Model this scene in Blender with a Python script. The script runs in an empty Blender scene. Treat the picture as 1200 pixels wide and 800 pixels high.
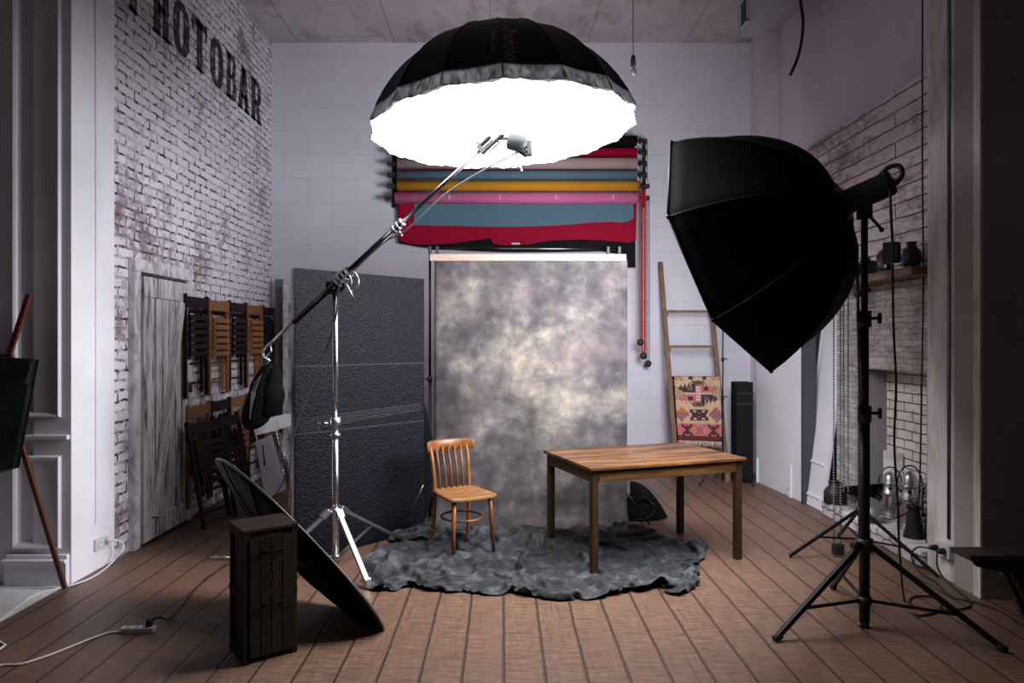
import bpy, bmesh, math, random
from mathutils import Vector, Matrix, Euler, noise
random.seed(7)
PI = math.pi
V3 = Vector
scn = bpy.context.scene
COL = scn.collection

# ------------------------------------------------------------------ helpers
def fl(u, v):                       # floor point seen at a pixel of the photograph
    Y = 1280.0 / (v - 400.0)
    return V3(((u - 590.0) * Y / 800.0, Y, 0.0))
def at(u, v, Y):
    return V3(((u - 590.0) * Y / 800.0, Y, 1.6 + (400.0 - v) * Y / 800.0))

class MB:
    """collects shapes and links them as ONE mesh object"""
    def __init__(s): s.v = []; s.f = []; s.smooth = []; s.mi = []; s.cur = 0
    def add(s, vs, fs, smooth=False):
        b = len(s.v); s.v += [V3(p) for p in vs]
        for f in fs: s.f.append(tuple(b + i for i in f)); s.smooth.append(smooth); s.mi.append(s.cur)
        return s
    def box(s, x0, x1, y0, y1, z0, z1, M=None, bev=0.0):
        if bev > 0:
            b = min(bev, .45*abs(x1-x0), .45*abs(y1-y0), .45*abs(z1-z0))
            bm = bmesh.new(); bmesh.ops.create_cube(bm, size=1)
            for v in bm.verts: v.co = V3(((x0+x1)/2+v.co.x*(x1-x0), (y0+y1)/2+v.co.y*(y1-y0), (z0+z1)/2+v.co.z*(z1-z0)))
            bmesh.ops.bevel(bm, geom=bm.edges[:], offset=b, segments=2, affect='EDGES', profile=.6)
            bm.verts.index_update()
            vs = [v.co.copy() for v in bm.verts]; fs = [[v.index for v in f.verts] for f in bm.faces]; bm.free()
        else:
            vs = [V3(p) for p in ((x0,y0,z0),(x1,y0,z0),(x1,y1,z0),(x0,y1,z0),(x0,y0,z1),(x1,y0,z1),(x1,y1,z1),(x0,y1,z1))]
            fs = [(0,3,2,1),(4,5,6,7),(0,1,5,4),(1,2,6,5),(2,3,7,6),(3,0,4,7)]
        if M is not None: vs = [M @ v for v in vs]
        return s.add(vs, fs)
    def beam(s, a, b, w, h, up=(0,0,1), bev=0.0):      # rectangular bar between two points
        a = V3(a); b = V3(b); d = b - a; L = d.length; d.normalize()
        x = d.cross(V3(up))
        if x.length < 1e-4: x = d.cross(V3((1,0,0)))
        x.normalize(); y = x.cross(d)
        M = Matrix((x, d, y)).transposed().to_4x4(); M.translation = a
        return s.box(-w/2, w/2, 0, L, -h/2, h/2, M, bev)
    def tube(s, pts, r, n=10, caps=True, smooth=True):
        pts = [V3(p) for p in pts]; m = len(pts)
        rs = r if isinstance(r, (list, tuple)) else [r]*m
        t0 = (pts[1]-pts[0]).normalized()
        ref = V3((0,0,1)) if abs(t0.z) < .9 else V3((1,0,0))
        x = t0.cross(ref).normalized(); vs = []; fs = []
        for i, p in enumerate(pts):
            if i == 0: t = t0
            elif i == m-1: t = (pts[i]-pts[i-1]).normalized()
            else:
                t = ((pts[i]-pts[i-1]).normalized() + (pts[i+1]-pts[i]).normalized())
                t = t.normalized() if t.length > 1e-6 else (pts[i]-pts[i-1]).normalized()
            x = (x - t*x.dot(t))
            x = x.normalized() if x.length > 1e-6 else t.orthogonal().normalized()
            y = t.cross(x)
            for k in range(n):
                a = 2*PI*k/n; vs.append(p + (x*math.cos(a) + y*math.sin(a))*rs[i])
        for i in range(m-1):
            for k in range(n):
                a = i*n+k; b = i*n+(k+1) % n; fs.append((a, b, b+n, a+n))
        s.add(vs, fs, smooth)
        if caps:
            b = len(s.v)-len(vs)
            s.f.append(tuple(b+k for k in reversed(range(n)))); s.smooth.append(False); s.mi.append(s.cur)
            s.f.append(tuple(b+(m-1)*n+k for k in range(n))); s.smooth.append(False); s.mi.append(s.cur)
        return s
    def lathe(s, prof, n=20, M=None, smooth=True, sy=1.0):   # prof: (r, z)
        vs = []; fs = []
        for r, z in prof:
            for k in range(n):
                a = 2*PI*k/n; vs.append(V3((r*math.cos(a), sy*r*math.sin(a), z)))
        for i in range(len(prof)-1):
            for k in range(n):
                a = i*n+k; b = i*n+(k+1) % n; fs.append((a, b, b+n, a+n))
        fs.append(tuple(reversed(range(n)))); fs.append(tuple((len(prof)-1)*n+k for k in range(n)))
        if M is not None: vs = [M @ v for v in vs]
        return s.add(vs, fs, smooth)
    def ball(s, c, r, n=10, sc=(1,1,1), M=None):
        prof = [(max(1e-4, r*math.sin(PI*i/(n//2+1))), -r*math.cos(PI*i/(n//2+1))) for i in range(n//2+2)]
        T = Matrix.Translation(V3(c)) @ (M.to_4x4() if M is not None else Matrix()) @ Matrix.Diagonal((*sc, 1))
        return s.lathe(prof, n, T)
    def octa(s, c, r):
        c = V3(c); d = [V3((r,0,0)), V3((0,r,0)), V3((-r,0,0)), V3((0,-r,0)), V3((0,0,r*1.2)), V3((0,0,-r*1.2))]
        return s.add([c+p for p in d], [(0,1,4),(1,2,4),(2,3,4),(3,0,4),(1,0,5),(2,1,5),(3,2,5),(0,3,5)])
    def prism(s, poly, d, M=None):       # polygon in x,y extruded by d along z
        n = len(poly); vs = [V3((x, y, 0)) for x, y in poly] + [V3((x, y, d)) for x, y in poly]
        fs = [tuple(reversed(range(n))), tuple(range(n, 2*n))] + [(i, (i+1) % n, (i+1) % n+n, i+n) for i in range(n)]
        if M is not None: vs = [M @ v for v in vs]
        return s.add(vs, fs)
    def grid(s, f, nu, nv, smooth=True, closed_u=False):
        vs = [V3(f(i/(nu if closed_u else nu-1) if True else 0, j/(nv-1))) for j in range(nv) for i in range(nu)]
        fs = []
        for j in range(nv-1):
            for i in range(nu if closed_u else nu-1):
                a = j*nu+i; b = j*nu+(i+1) % nu; fs.append((a, b, b+nu, a+nu))
        return s.add(vs, fs, smooth)
    def build(s, name, mat, parent=None, world=False, solid=0.0, sub=0, offset=-1.0):
        me = bpy.data.meshes.new(name)
        vs = s.v
        if world and parent is not None:
            Mi = chain(parent).inverted(); vs = [Mi @ v for v in vs]
        me.from_pydata([tuple(v) for v in vs], [], s.f)
        for p, sm, mi in zip(me.polygons, s.smooth, s.mi): p.use_smooth = sm; p.material_index = mi
        for m in (mat if isinstance(mat, (list, tuple)) else [mat]): me.materials.append(m)
        me.update()
        o = bpy.data.objects.new(name, me); COL.objects.link(o)
        if parent is not None: o.parent = parent
        if solid:
            m = o.modifiers.new('thickness', 'SOLIDIFY'); m.thickness = solid; m.offset = offset
        if sub:
            m = o.modifiers.new('smooth', 'SUBSURF'); m.levels = sub; m.render_levels = sub
        return o

def chain(o):
    M = Matrix.Translation(o.location) @ o.rotation_euler.to_matrix().to_4x4()
    return (chain(o.parent) @ M) if o.parent else M
def tag(o, label, cat, group=None, kind=None):
    if label: o['label'] = label
    if cat: o['category'] = cat
    if group: o['group'] = group
    if kind: o['kind'] = kind
    return o
def thing(name, label, cat, loc=(0,0,0), rot=(0,0,0), group=None):
    o = bpy.data.objects.new(name, None); COL.objects.link(o)
    o.location = loc; o.rotation_euler = Euler(rot); o.empty_display_size = .1
    return tag(o, label, cat, group)
def struct(name, mb, mat, parent=None, **k):
    o = mb.build(name, mat, parent, **k)
    if parent is None: o['kind'] = 'structure'
    return o
def dup(root, loc, rot, label, group=None, mats=None):
    def cp(o, parent):
        c = o.copy(); COL.objects.link(c); c.parent = parent
        if mats and c.type == 'MESH':
            c.data = o.data.copy()
            for i, m in enumerate(c.data.materials):
                if m.name in mats: c.data.materials[i] = mats[m.name]
        for ch in [x for x in allobs if x.parent == o]: cp(ch, c)
        return c
    allobs = list(COL.objects)
    r = cp(root, None); r.location = loc; r.rotation_euler = Euler(rot); r['label'] = label
    if group: r['group'] = group
    return r
def RotZ(a): return Matrix.Rotation(a, 4, 'Z')
def frame(o, z, x=None):            # matrix whose local z is the direction z
    z = V3(z).normalized(); x = V3(x) if x is not None else z.orthogonal()
    x = (x - z*x.dot(z)).normalized(); y = z.cross(x)
    M = Matrix((x, y, z)).transposed().to_4x4(); M.translation = V3(o); return M

# ------------------------------------------------------------------ the crumpled cloth settles on the floor (cloth physics, baked to a mesh)
def settle_cloth():
    OUT = [(430,660),(446,650),(470,646),(500,640),(470,638),(455,632),(462,624),(500,622),(560,623),(640,622),(700,622),(738,618),(755,616),(766,624),(775,637),(800,640),(829,642),(831,650),(808,656),(812,672),(813,686),(800,698),(780,695),(765,686),(742,691),(700,697),(660,700),(628,699),(600,692),(560,692),(545,687),(520,690),(492,685),(470,692),(445,695),(432,687),(440,672)]
    P = [fl(u, v) for u, v in OUT]; res = .0225
    def inside(x, y):
        c = False; j = len(P)-1
        for i in range(len(P)):
            a, b = P[i], P[j]
            if (a.y > y) != (b.y > y) and x < (b.x-a.x)*(y-a.y)/(b.y-a.y)+a.x: c = not c
            j = i
        return c
    x0 = min(p.x for p in P); x1 = max(p.x for p in P); y0 = min(p.y for p in P); y1 = max(p.y for p in P)
    ids = {}; vs = []; fs = []; count = {}
    def vid(i, j):
        if (i, j) not in ids: ids[(i, j)] = len(vs); vs.append(V3((x0+i*res, y0+j*res, 0)))
        return ids[(i, j)]
    for j in range(int((y1-y0)/res)+1):
        for i in range(int((x1-x0)/res)+1):
            if inside(x0+(i+.5)*res, y0+(j+.5)*res):
                f = (vid(i,j), vid(i+1,j), vid(i+1,j+1), vid(i,j+1)); fs.append(f)
                for k in range(4):
                    e = tuple(sorted((f[k], f[(k+1) % 4]))); count[e] = count.get(e, 0)+1
    border = sorted({v for e, c in count.items() if c == 1 for v in e}); bset = set(border)
    def near(p):
        best = None
        for i in range(len(P)):
            a, b = P[i], P[(i+1) % len(P)]; t = max(0, min(1, (p-a).dot(b-a)/(b-a).length_squared)); q = a.lerp(b, t)
            if best is None or (q-p).length < (best-p).length: best = q
        return best
    for v in border: vs[v] = near(vs[v])
    for p in vs: p.z = .05+.035*noise.noise(V3((p.x*4, p.y*4, 1)))+.02*noise.noise(V3((p.x*11, p.y*11, 4)))
    rnd = random.Random(2); pins = []; inner = [v for v in range(len(vs)) if v not in bset]; rnd.shuffle(inner)
    for v in border:
        if all((vs[v]-vs[w]).length > .20 for w in pins): pins.append(v)
    far = []
    for v in inner:
        if all((vs[v]-vs[w]).length > .42 for w in far): far.append(v)
    feet = [v for v in range(len(vs)) if any((vs[v].x-x)**2+(vs[v].y-y)**2 < .03**2 for x, y in ((.606,4.62),(.36,5.333),(-.367,4.97),(-.073,5.14),(-.54,5.31),(-.28,5.46)))]
    for v in pins+far: vs[v].z = .006
    for v in feet: vs[v].z = .004
    flat = [p.copy() for p in vs]
    me = bpy.data.meshes.new('sheet'); me.from_pydata([tuple(v) for v in vs], [], fs); o = bpy.data.objects.new('sheet', me); COL.objects.link(o)
    vg = o.vertex_groups.new(name='pin'); vg.add(pins+far+feet, 1, 'REPLACE')
    m = o.modifiers.new('Cloth', 'CLOTH'); c = m.settings
    c.quality = 8; c.mass = .25; c.tension_stiffness = 12; c.compression_stiffness = 12; c.shear_stiffness = 5; c.bending_stiffness = .012
    c.shrink_min = -.28; c.vertex_group_mass = 'pin'; c.air_damping = 2
    k = m.collision_settings; k.distance_min = .006; k.use_self_collision = True; k.self_distance_min = .008; k.collision_quality = 3
    fm = bpy.data.meshes.new('ground'); fm.from_pydata([(-6,0,0),(6,0,0),(6,12,0),(-6,12,0)], [], [(0,1,2,3)])
    g = bpy.data.objects.new('ground', fm); COL.objects.link(g); g.modifiers.new('col', 'COLLISION'); g.collision.cloth_friction = 60; g.collision.thickness_outer = .004
    f1 = scn.frame_end; scn.frame_end = 90
    for fr in range(1, 76): scn.frame_set(fr)
    em = o.evaluated_get(bpy.context.evaluated_depsgraph_get()).to_mesh(); co = [v.co.copy() for v in em.vertices]
    ok = len(co) == len(vs) and all(-.05 < p.z < .5 and abs(p.x) < 4 for p in co)
    for ob in (o, g): bpy.data.objects.remove(ob)
    scn.frame_set(1); scn.frame_end = f1
    return (co if ok else flat), fs
cvs, cfs = settle_cloth()

# ------------------------------------------------------------------ materials
class NT:
    def __init__(s, name):
        s.m = bpy.data.materials.new(name); s.m.use_nodes = True; s.t = s.m.node_tree
        s.b = s.t.nodes['Principled BSDF']; s.out = s.t.nodes['Material Output']
    def n(s, typ, **k):
        x = s.t.nodes.new(typ)
        for a, b in k.items(): setattr(x, a, b)
        return x
    def l(s, a, b): s.t.links.new(a, b)
    def set(s, node, **k):
        for a, b in k.items():
            a = a.replace('_', ' ')
            if hasattr(b, 'is_output'): s.l(b, node.inputs[a])
            else: node.inputs[a].default_value = b
    def coord(s, space='Object'):
        return s.n('ShaderNodeTexCoord').outputs[space]
    def pos(s): return s.n('ShaderNodeNewGeometry').outputs['Position']
    def mapping(s, vec, scale=(1,1,1), rot=(0,0,0), loc=(0,0,0)):
        m = s.n('ShaderNodeMapping'); s.l(vec, m.inputs[0])
        m.inputs['Scale'].default_value = scale; m.inputs['Rotation'].default_value = rot; m.inputs['Location'].default_value = loc
        return m.outputs[0]
    def noise(s, vec, scale, detail=4, rough=.55, dist=0.0):
        x = s.n('ShaderNodeTexNoise'); s.l(vec, x.inputs['Vector'])
        x.inputs['Scale'].default_value = scale; x.inputs['Detail'].default_value = detail
        x.inputs['Roughness'].default_value = rough; x.inputs['Distortion'].default_value = dist
        return x.outputs['Fac']
    def ramp(s, fac, stops, interp='LINEAR'):
        r = s.n('ShaderNodeValToRGB'); s.l(fac, r.inputs[0]); r.color_ramp.interpolation = interp
        e = r.color_ramp.elements
        while len(e) < len(stops): e.new(.5)
        for x, (p, c) in zip(e, stops):
            x.position = p; x.color = (*c, 1) if isinstance(c, (tuple, list)) else (c, c, c, 1)
        return r.outputs[0]
    def mix(s, fac, a, b, blend='MIX'):
        x = s.n('ShaderNodeMix', data_type='RGBA', blend_type=blend)
        for sock, val in ((x.inputs[0], fac), (x.inputs[6], a), (x.inputs[7], b)):
            if hasattr(val, 'is_output'): s.l(val, sock)
            else: sock.default_value = (*val, 1) if isinstance(val, (tuple, list)) and len(val) == 3 else val
        return x.outputs[2]
    def math(s, op, a, b=0.0, clamp=False):
        x = s.n('ShaderNodeMath', operation=op, use_clamp=clamp)
        for sock, val in ((x.inputs[0], a), (x.inputs[1], b)):
            if hasattr(val, 'is_output'): s.l(val, sock)
            else: sock.default_value = val
        return x.outputs[0]
    def bump(s, h, strength=.3, dist=.01):
        x = s.n('ShaderNodeBump'); s.l(h, x.inputs['Height']); x.inputs['Strength'].default_value = strength
        x.inputs['Distance'].default_value = dist; s.l(x.outputs[0], s.b.inputs['Normal']); return x
    def base(s, c):
        if hasattr(c, 'is_output'): s.l(c, s.b.inputs['Base Color'])
        else: s.b.inputs['Base Color'].default_value = (*c, 1)
    def rough(s, r):
        if hasattr(r, 'is_output'): s.l(r, s.b.inputs['Roughness'])
        else: s.b.inputs['Roughness'].default_value = r
    def sep(s, vec):
        x = s.n('ShaderNodeSeparateXYZ'); s.l(vec, x.inputs[0]); return x.outputs
    def comb(s, a, b, c=0.0):
        x = s.n('ShaderNodeCombineXYZ')
        for i, v in enumerate((a, b, c)):
            if hasattr(v, 'is_output'): s.l(v, x.inputs[i])
            else: x.inputs[i].default_value = v
        return x.outputs[0]

def sc3(c, k): return tuple(min(1, x*k) for x in c)
def plain(name, c, rough=.5, metal=0.0, var=.15, scale=12, bump=.0, spec=None, coat=0):
    t = NT(name); n = t.noise(t.coord(), scale, 5)
    t.base(t.mix(t.ramp(n, [(.3, 0.0), (.7, 1.0)]), sc3(c, 1-var), sc3(c, 1+var)))
    t.rough(t.math('ADD', t.math('MULTIPLY', n, .16), rough-.08)); t.b.inputs['Metallic'].default_value = metal
    if bump: t.bump(t.noise(t.coord(), scale*4, 4), bump, .004)
    if spec is not None: t.b.inputs['Specular IOR Level'].default_value = spec
    if coat: t.b.inputs['Coat Weight'].default_value = coat
    return t.m
def wood(name, c1, c2, axis='Z', scale=1.0, rough=.45, dark=None, blotch=0.0, spec=.35):
    t = NT(name); t.b.inputs['Specular IOR Level'].default_value = spec; st = {'X': (1.2, 14, 14), 'Y': (14, 1.2, 14), 'Z': (14, 14, 1.2)}[axis]
    v = t.mapping(t.coord(), tuple(x*scale for x in st))
    n = t.noise(v, 1.5, 6, .65, .6); f = t.noise(t.mapping(t.coord(), tuple(x*scale*5 for x in st)), 2, 3)
    c = t.mix(t.ramp(n, [(.32, 0.0), (.68, 1.0)]), c1, c2)
    c = t.mix(t.math('MULTIPLY', t.ramp(f, [(.45, 0.0), (.6, 1.0)]), .35), c, sc3(c1, .5))
    if dark:
        b = t.noise(t.mapping(t.coord(), tuple(x*.35*scale for x in st)), 1.7, 5, .7, 1.2)
        c = t.mix(t.math('MULTIPLY', t.ramp(b, [(.42, 0.0), (.60, 1.0)]), blotch), c, dark)
    t.base(c); t.rough(rough); t.bump(f, .15, .002); return t.m
def brick(name, axes, bw, bh, ms, white, white2, worn, mortar, worn_at=.6, wear_scale=1.6, fill=.45, bumpd=.012, dist=.012, loc=(0,0), fine=.25, offset=.5, rough=.75, black=False, sharp=.13, streak=(1,1,1)):
    t = NT(name); p = t.sep(t.pos()); v = t.comb(p['XYZ'.index(axes[0])], p['XYZ'.index(axes[1])])
    dn = t.n('ShaderNodeTexNoise'); t.l(t.pos(), dn.inputs['Vector']); dn.inputs['Scale'].default_value = 7; dn.inputs['Detail'].default_value = 4
    sub = t.n('ShaderNodeVectorMath', operation='SUBTRACT'); t.l(dn.outputs['Color'], sub.inputs[0]); sub.inputs[1].default_value = (.5,.5,.5)
    scl = t.n('ShaderNodeVectorMath', operation='SCALE'); t.l(sub.outputs[0], scl.inputs[0]); scl.inputs['Scale'].default_value = dist*2
    ad = t.n('ShaderNodeVectorMath', operation='ADD'); t.l(v, ad.inputs[0]); t.l(scl.outputs[0], ad.inputs[1])
    vec = t.mapping(ad.outputs[0], loc=(loc[0], loc[1], 0))
    b = t.n('ShaderNodeTexBrick'); t.l(vec, b.inputs['Vector']); b.offset = offset
    t.set(b, Scale=1.0, Mortar_Size=ms, Mortar_Smooth=.3, Bias=0.0, Brick_Width=bw, Row_Height=bh)
    b.inputs['Color1'].default_value = (0,0,0,1); b.inputs['Color2'].default_value = (1,1,1,1); b.inputs['Mortar'].default_value = (.5,.5,.5,1)
    fac = b.outputs['Fac']
    sp_ = t.mapping(t.pos(), streak); n1 = t.noise(sp_, wear_scale, 8, .68); n2 = t.noise(sp_, wear_scale*9, 6, .7); n3 = t.noise(t.pos(), 2.3, 4)
    col = t.mix(b.outputs['Color'], white, white2)
    col = t.mix(t.math('MULTIPLY', t.ramp(n3, [(.35, 0.0), (.7, 1.0)]), .35), col, sc3(white, .78))
    wear = t.ramp(t.math('ADD', t.math('MULTIPLY', n1, .6), t.math('MULTIPLY', n2, .4)), [(worn_at-.05, 0.0), (worn_at+.05, 1.0)])
    col = t.mix(t.math('MULTIPLY', wear, .85), col, worn)
    mo = t.math('MULTIPLY', fac, t.ramp(n2, [(fill-sharp, 1.0), (fill+sharp, .1)]))
    col = t.mix(mo, col, mortar)
    if black:
        col = t.mix(t.ramp(n2, [(.54, 1.0), (.68, .2)]), col, (.014,.013,.015))
    t.base(col); t.rough(rough)
    h = t.math('SUBTRACT', t.math('MULTIPLY', n2, fine), fac)
    t.bump(h, .8, bumpd); return t.m

LAV = (.72, .70, .78)
m_brick_left = brick('white_brick', 'YZ', .23, .077, .011, (.80,.775,.84), (.68,.65,.73), (.16,.085,.105), (.05,.03,.042), worn_at=.55, fill=.49, dist=.02, sharp=.045, bumpd=.009)
m_letters = brick('black_lettering_paint', 'YZ', .23, .077, .011, (.80,.775,.84), (.68,.65,.73), (.16,.085,.105), (.05,.03,.042), worn_at=.55, fill=.49, dist=.02, sharp=.045, bumpd=.009, black=True)
m_brick_right = brick('stained_brick_cladding', 'YZ', 2.7, .122, .008, (.84,.76,.79), (.76,.69,.72), (.22,.11,.095), (.10,.045,.04), worn_at=.53, wear_scale=2.4, fill=.58, streak=(1,.38,1), bumpd=.01)
m_stone = brick('split_stone', 'YZ', .15, .046, .003, (.82,.76,.76), (.50,.44,.45), (.30,.2,.18), (.045,.03,.032), worn_at=.545, wear_scale=5, fill=.49, bumpd=.03, dist=.022, fine=1.8, sharp=.04, streak=(1,.6,1.6))
m_firebrick = brick('firebox_brick', 'YZ', .22, .078, .005, (.85,.80,.79), (.75,.66,.65), (.5,.32,.29), (.02,.016,.018), worn_at=.57, wear_scale=3, fill=.75, bumpd=.02, dist=.01)
m_hearth = brick('hearth_brick', 'YZ', .2, .075, .007, (.8,.76,.78), (.6,.56,.58), (.25,.17,.17), (.06,.05,.055), worn_at=.55, wear_scale=4, fill=.6, bumpd=.02, dist=.03)
m_block = brick('painted_block', 'XZ', .6, .3, .005, LAV, (.70,.68,.765), (.64,.62,.71), (.60,.58,.68), worn_at=.6, fill=.5, bumpd=.002, dist=.006, fine=.5, rough=.6)

def plaster(name, c, dirt=None, amt=.0, scale=1.4, rough=.7, streak=(1,1,1)):
    t = NT(name); n = t.noise(t.mapping(t.pos(), streak), scale, 8, .62); f = t.noise(t.pos(), 30, 5)
    col = t.mix(t.ramp(n, [(.3, 0.0), (.7, 1.0)]), sc3(c, .88), sc3(c, 1.06))
    if dirt: col = t.mix(t.math('MULTIPLY', t.ramp(t.noise(t.mapping(t.pos(), streak), scale*2.2, 8, .72, .5), [(.46, 0.0), (.66, 1.0)]), amt), col, dirt)
    t.base(col); t.rough(rough); t.bump(f, .25, .003); return t.m
m_plaster = plaster('lavender_plaster', (.70,.63,.70))
m_pillar_white = plaster('white_pillar_paint', (.84,.83,.88), rough=.5)
m_column = plaster('whitewashed_column', (.80,.75,.77), (.36,.27,.25), .7, 1.1, streak=(3,3,.7))
m_darkwall = plaster('dark_plaster', (.40,.345,.335), (.28,.24,.24), .6, 1.2)
m_panel = plaster('panel_paint', (.80,.76,.82), rough=.45)
m_panel_trim = plaster('panel_trim_paint', (.84,.82,.88), rough=.4)
m_tile = plaster('pale_tile', (.78,.78,.80), (.4,.4,.42), .4, 3, rough=.3)

def ceiling_mat():
    t = NT('raw_concrete_ceiling'); p = t.pos()
    n = t.noise(p, .9, 8, .65); n2 = t.noise(t.mapping(p, (1,.5,1)), 3.5, 8, .7, .6)
    c = t.mix(t.ramp(n, [(.3, 0.0), (.7, 1.0)]), (.40,.34,.355), (.60,.54,.555))
    c = t.mix(t.math('MULTIPLY', t.ramp(n2, [(.5, 0.0), (.66, 1.0)]), .55), c, (.17,.12,.125))
    s = t.sep(p); b = t.n('ShaderNodeTexBrick'); t.l(t.comb(s[1], t.math('ADD', s[0], 0.15)), b.inputs['Vector']); b.offset = .35
    t.set(b, Scale=1.0, Mortar_Size=.012, Mortar_Smooth=.6, Brick_Width=3.1, Row_Height=1.19)
    c = t.mix(t.math('MULTIPLY', b.outputs['Fac'], .3), c, (.1,.075,.08))
    t.base(c); t.rough(.8); t.bump(t.math('SUBTRACT', n2, b.outputs['Fac']), .5, .01); return t.m
def floor_mat():
    t = NT('plank_floor'); p = t.pos(); s = t.sep(p)
    nx = t.noise(p, 3, 3); xs = t.math('ADD', s[0], t.math('MULTIPLY', t.math('SUBTRACT', nx, .5), .012))
    q = t.math('MULTIPLY', xs, 5.0); fr = t.math('FRACT', t.math('ADD', q, 100.0)); idx = t.math('FLOOR', q)
    dgr = t.math('MINIMUM', fr, t.math('SUBTRACT', 1.0, fr))
    groove = t.ramp(dgr, [(.018, 1.0), (.055, 0.0)])
    wn = t.n('ShaderNodeTexWhiteNoise', noise_dimensions='1D'); t.l(idx, wn.inputs['W'])
    yo = t.math('ADD', t.math('MULTIPLY', s[1], .42), t.math('MULTIPLY', wn.outputs[0], 7.3)); yf = t.math('FRACT', yo)
    cross = t.ramp(t.math('MINIMUM', yf, t.math('SUBTRACT', 1.0, yf)), [(.0015, 1.0), (.004, 0.0)])
    wn2 = t.n('ShaderNodeTexWhiteNoise', noise_dimensions='2D'); t.l(t.comb(idx, t.math('FLOOR', yo)), wn2.inputs['Vector'])
    off = t.comb(wn2.outputs[0], t.math('MULTIPLY', wn2.outputs[0], 31.0))
    va = t.n('ShaderNodeVectorMath', operation='ADD'); t.l(p, va.inputs[0]); t.l(off, va.inputs[1])
    g = t.noise(t.mapping(va.outputs[0], (22, 3.2, 1)), 1.8, 8, .75, 1.2)
    saw = t.noise(t.mapping(va.outputs[0], (5, 70, 1)), 1.2, 4, .7)
    c = t.mix(t.ramp(g, [(.3, 0.0), (.7, 1.0)]), (.115,.060,.036), (.27,.155,.097))
    c = t.mix(t.math('MULTIPLY', t.ramp(saw, [(.44, 0.0), (.58, 1.0)]), .72), c, (.065,.034,.022))
    c = t.mix(t.math('MULTIPLY', wn2.outputs[0], .35), c, (.15,.085,.06))
    ck = t.noise(t.mapping(va.outputs[0], (40, 1.5, 1)), 1.0, 2, .5, 2.0)
    c = t.mix(t.math('MULTIPLY', t.ramp(ck, [(.66, 0.0), (.72, 1.0)]), .6), c, (.05,.028,.02))
    gr = t.math('MAXIMUM', groove, t.math('MULTIPLY', cross, .25))
    c = t.mix(t.math('MULTIPLY', gr, .9), c, (.028,.017,.014))
    t.base(c); t.rough(t.math('ADD', t.math('MULTIPLY', g, .25), .38))
    t.bump(t.math('SUBTRACT', t.math('MULTIPLY', saw, .25), gr), .6, .006); return t.m
m_ceiling, m_floor = ceiling_mat(), floor_mat()

def door_mat(rot=0.0, nm='distressed_white_planks'):
    t = NT(nm); pr_ = t.mapping(t.pos(), rot=(rot,0,0)); v = t.mapping(pr_, (9, 9, .9))
    n = t.noise(v, 1.8, 9, .72, .5); n2 = t.noise(t.mapping(pr_, (25, 25, 2.2)), 2, 7, .7)
    f = t.math('ADD', t.math('MULTIPLY', n, .55), t.math('MULTIPLY', n2, .45))
    c = t.ramp(f, [(.36, (.035,.03,.035)), (.43, (.15,.14,.15)), (.49, (.55,.53,.57)), (.60, (.80,.78,.83))])
    t.base(c); t.rough(.7); t.bump(f, .6, .006); return t.m
m_door = door_mat(); m_brace = door_mat(.26, 'distressed_white_brace')
m_doorframe = plaster('worn_white_frame', (.72,.70,.75), (.12,.1,.11), .75, 4, streak=(1,1,.5))

def muslin():
    t = NT('mottled_canvas'); p = t.coord()
    w = t.n('ShaderNodeTexNoise'); t.l(p, w.inputs['Vector']); w.inputs['Scale'].default_value = 1.3; w.inputs['Detail'].default_value = 3
    mx = t.n('ShaderNodeVectorMath', operation='MULTIPLY_ADD'); t.l(w.outputs['Color'], mx.inputs[0]); mx.inputs[1].default_value = (.22,.22,.22); t.l(p, mx.inputs[2])
    q = mx.outputs[0]
    n = t.noise(q, 2.2, 6, .6); n2 = t.noise(p, 7.5, 6, .6); n3 = t.noise(p, 1.7, 5, .6); 
    s = t.sep(p)
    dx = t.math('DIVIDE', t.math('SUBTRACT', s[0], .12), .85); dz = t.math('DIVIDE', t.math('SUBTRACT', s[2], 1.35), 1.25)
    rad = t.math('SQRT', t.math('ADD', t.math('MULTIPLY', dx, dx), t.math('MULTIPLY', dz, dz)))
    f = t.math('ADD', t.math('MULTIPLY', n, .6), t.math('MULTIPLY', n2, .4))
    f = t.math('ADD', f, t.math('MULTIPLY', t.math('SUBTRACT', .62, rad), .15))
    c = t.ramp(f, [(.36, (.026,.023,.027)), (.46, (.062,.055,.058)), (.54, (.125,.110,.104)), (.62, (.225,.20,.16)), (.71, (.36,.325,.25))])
    c = t.mix(t.math('MULTIPLY', t.ramp(n3, [(.5, 0.0), (.68, 1.0)]), .35), c, (.16,.10,.12))
    c = t.mix(t.math('MULTIPLY', t.ramp(t.noise(q, 3.3, 6), [(.56, 0.0), (.7, 1.0)]), .3), c, (.13,.14,.085))
    t.base(c); t.rough(.8); t.bump(t.noise(p, 220, 2), .2, .001); return t.m
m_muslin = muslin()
def cloth_mat():
    t = NT('grey_green_cloth'); p = t.pos(); n = t.noise(p, 4, 6, .6, .8); n2 = t.noise(p, 14, 8, .7)
    f = t.math('ADD', t.math('MULTIPLY', n, .6), t.math('MULTIPLY', n2, .4))
    t.base(t.ramp(f, [(.38, (.005,.006,.007)), (.5, (.017,.020,.023)), (.63, (.085,.093,.10))])); t.rough(.75)
    t.bump(t.noise(p, 26, 5, .6, 1.2), .35, .006); return t.m
m_cloth = cloth_mat()

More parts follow.
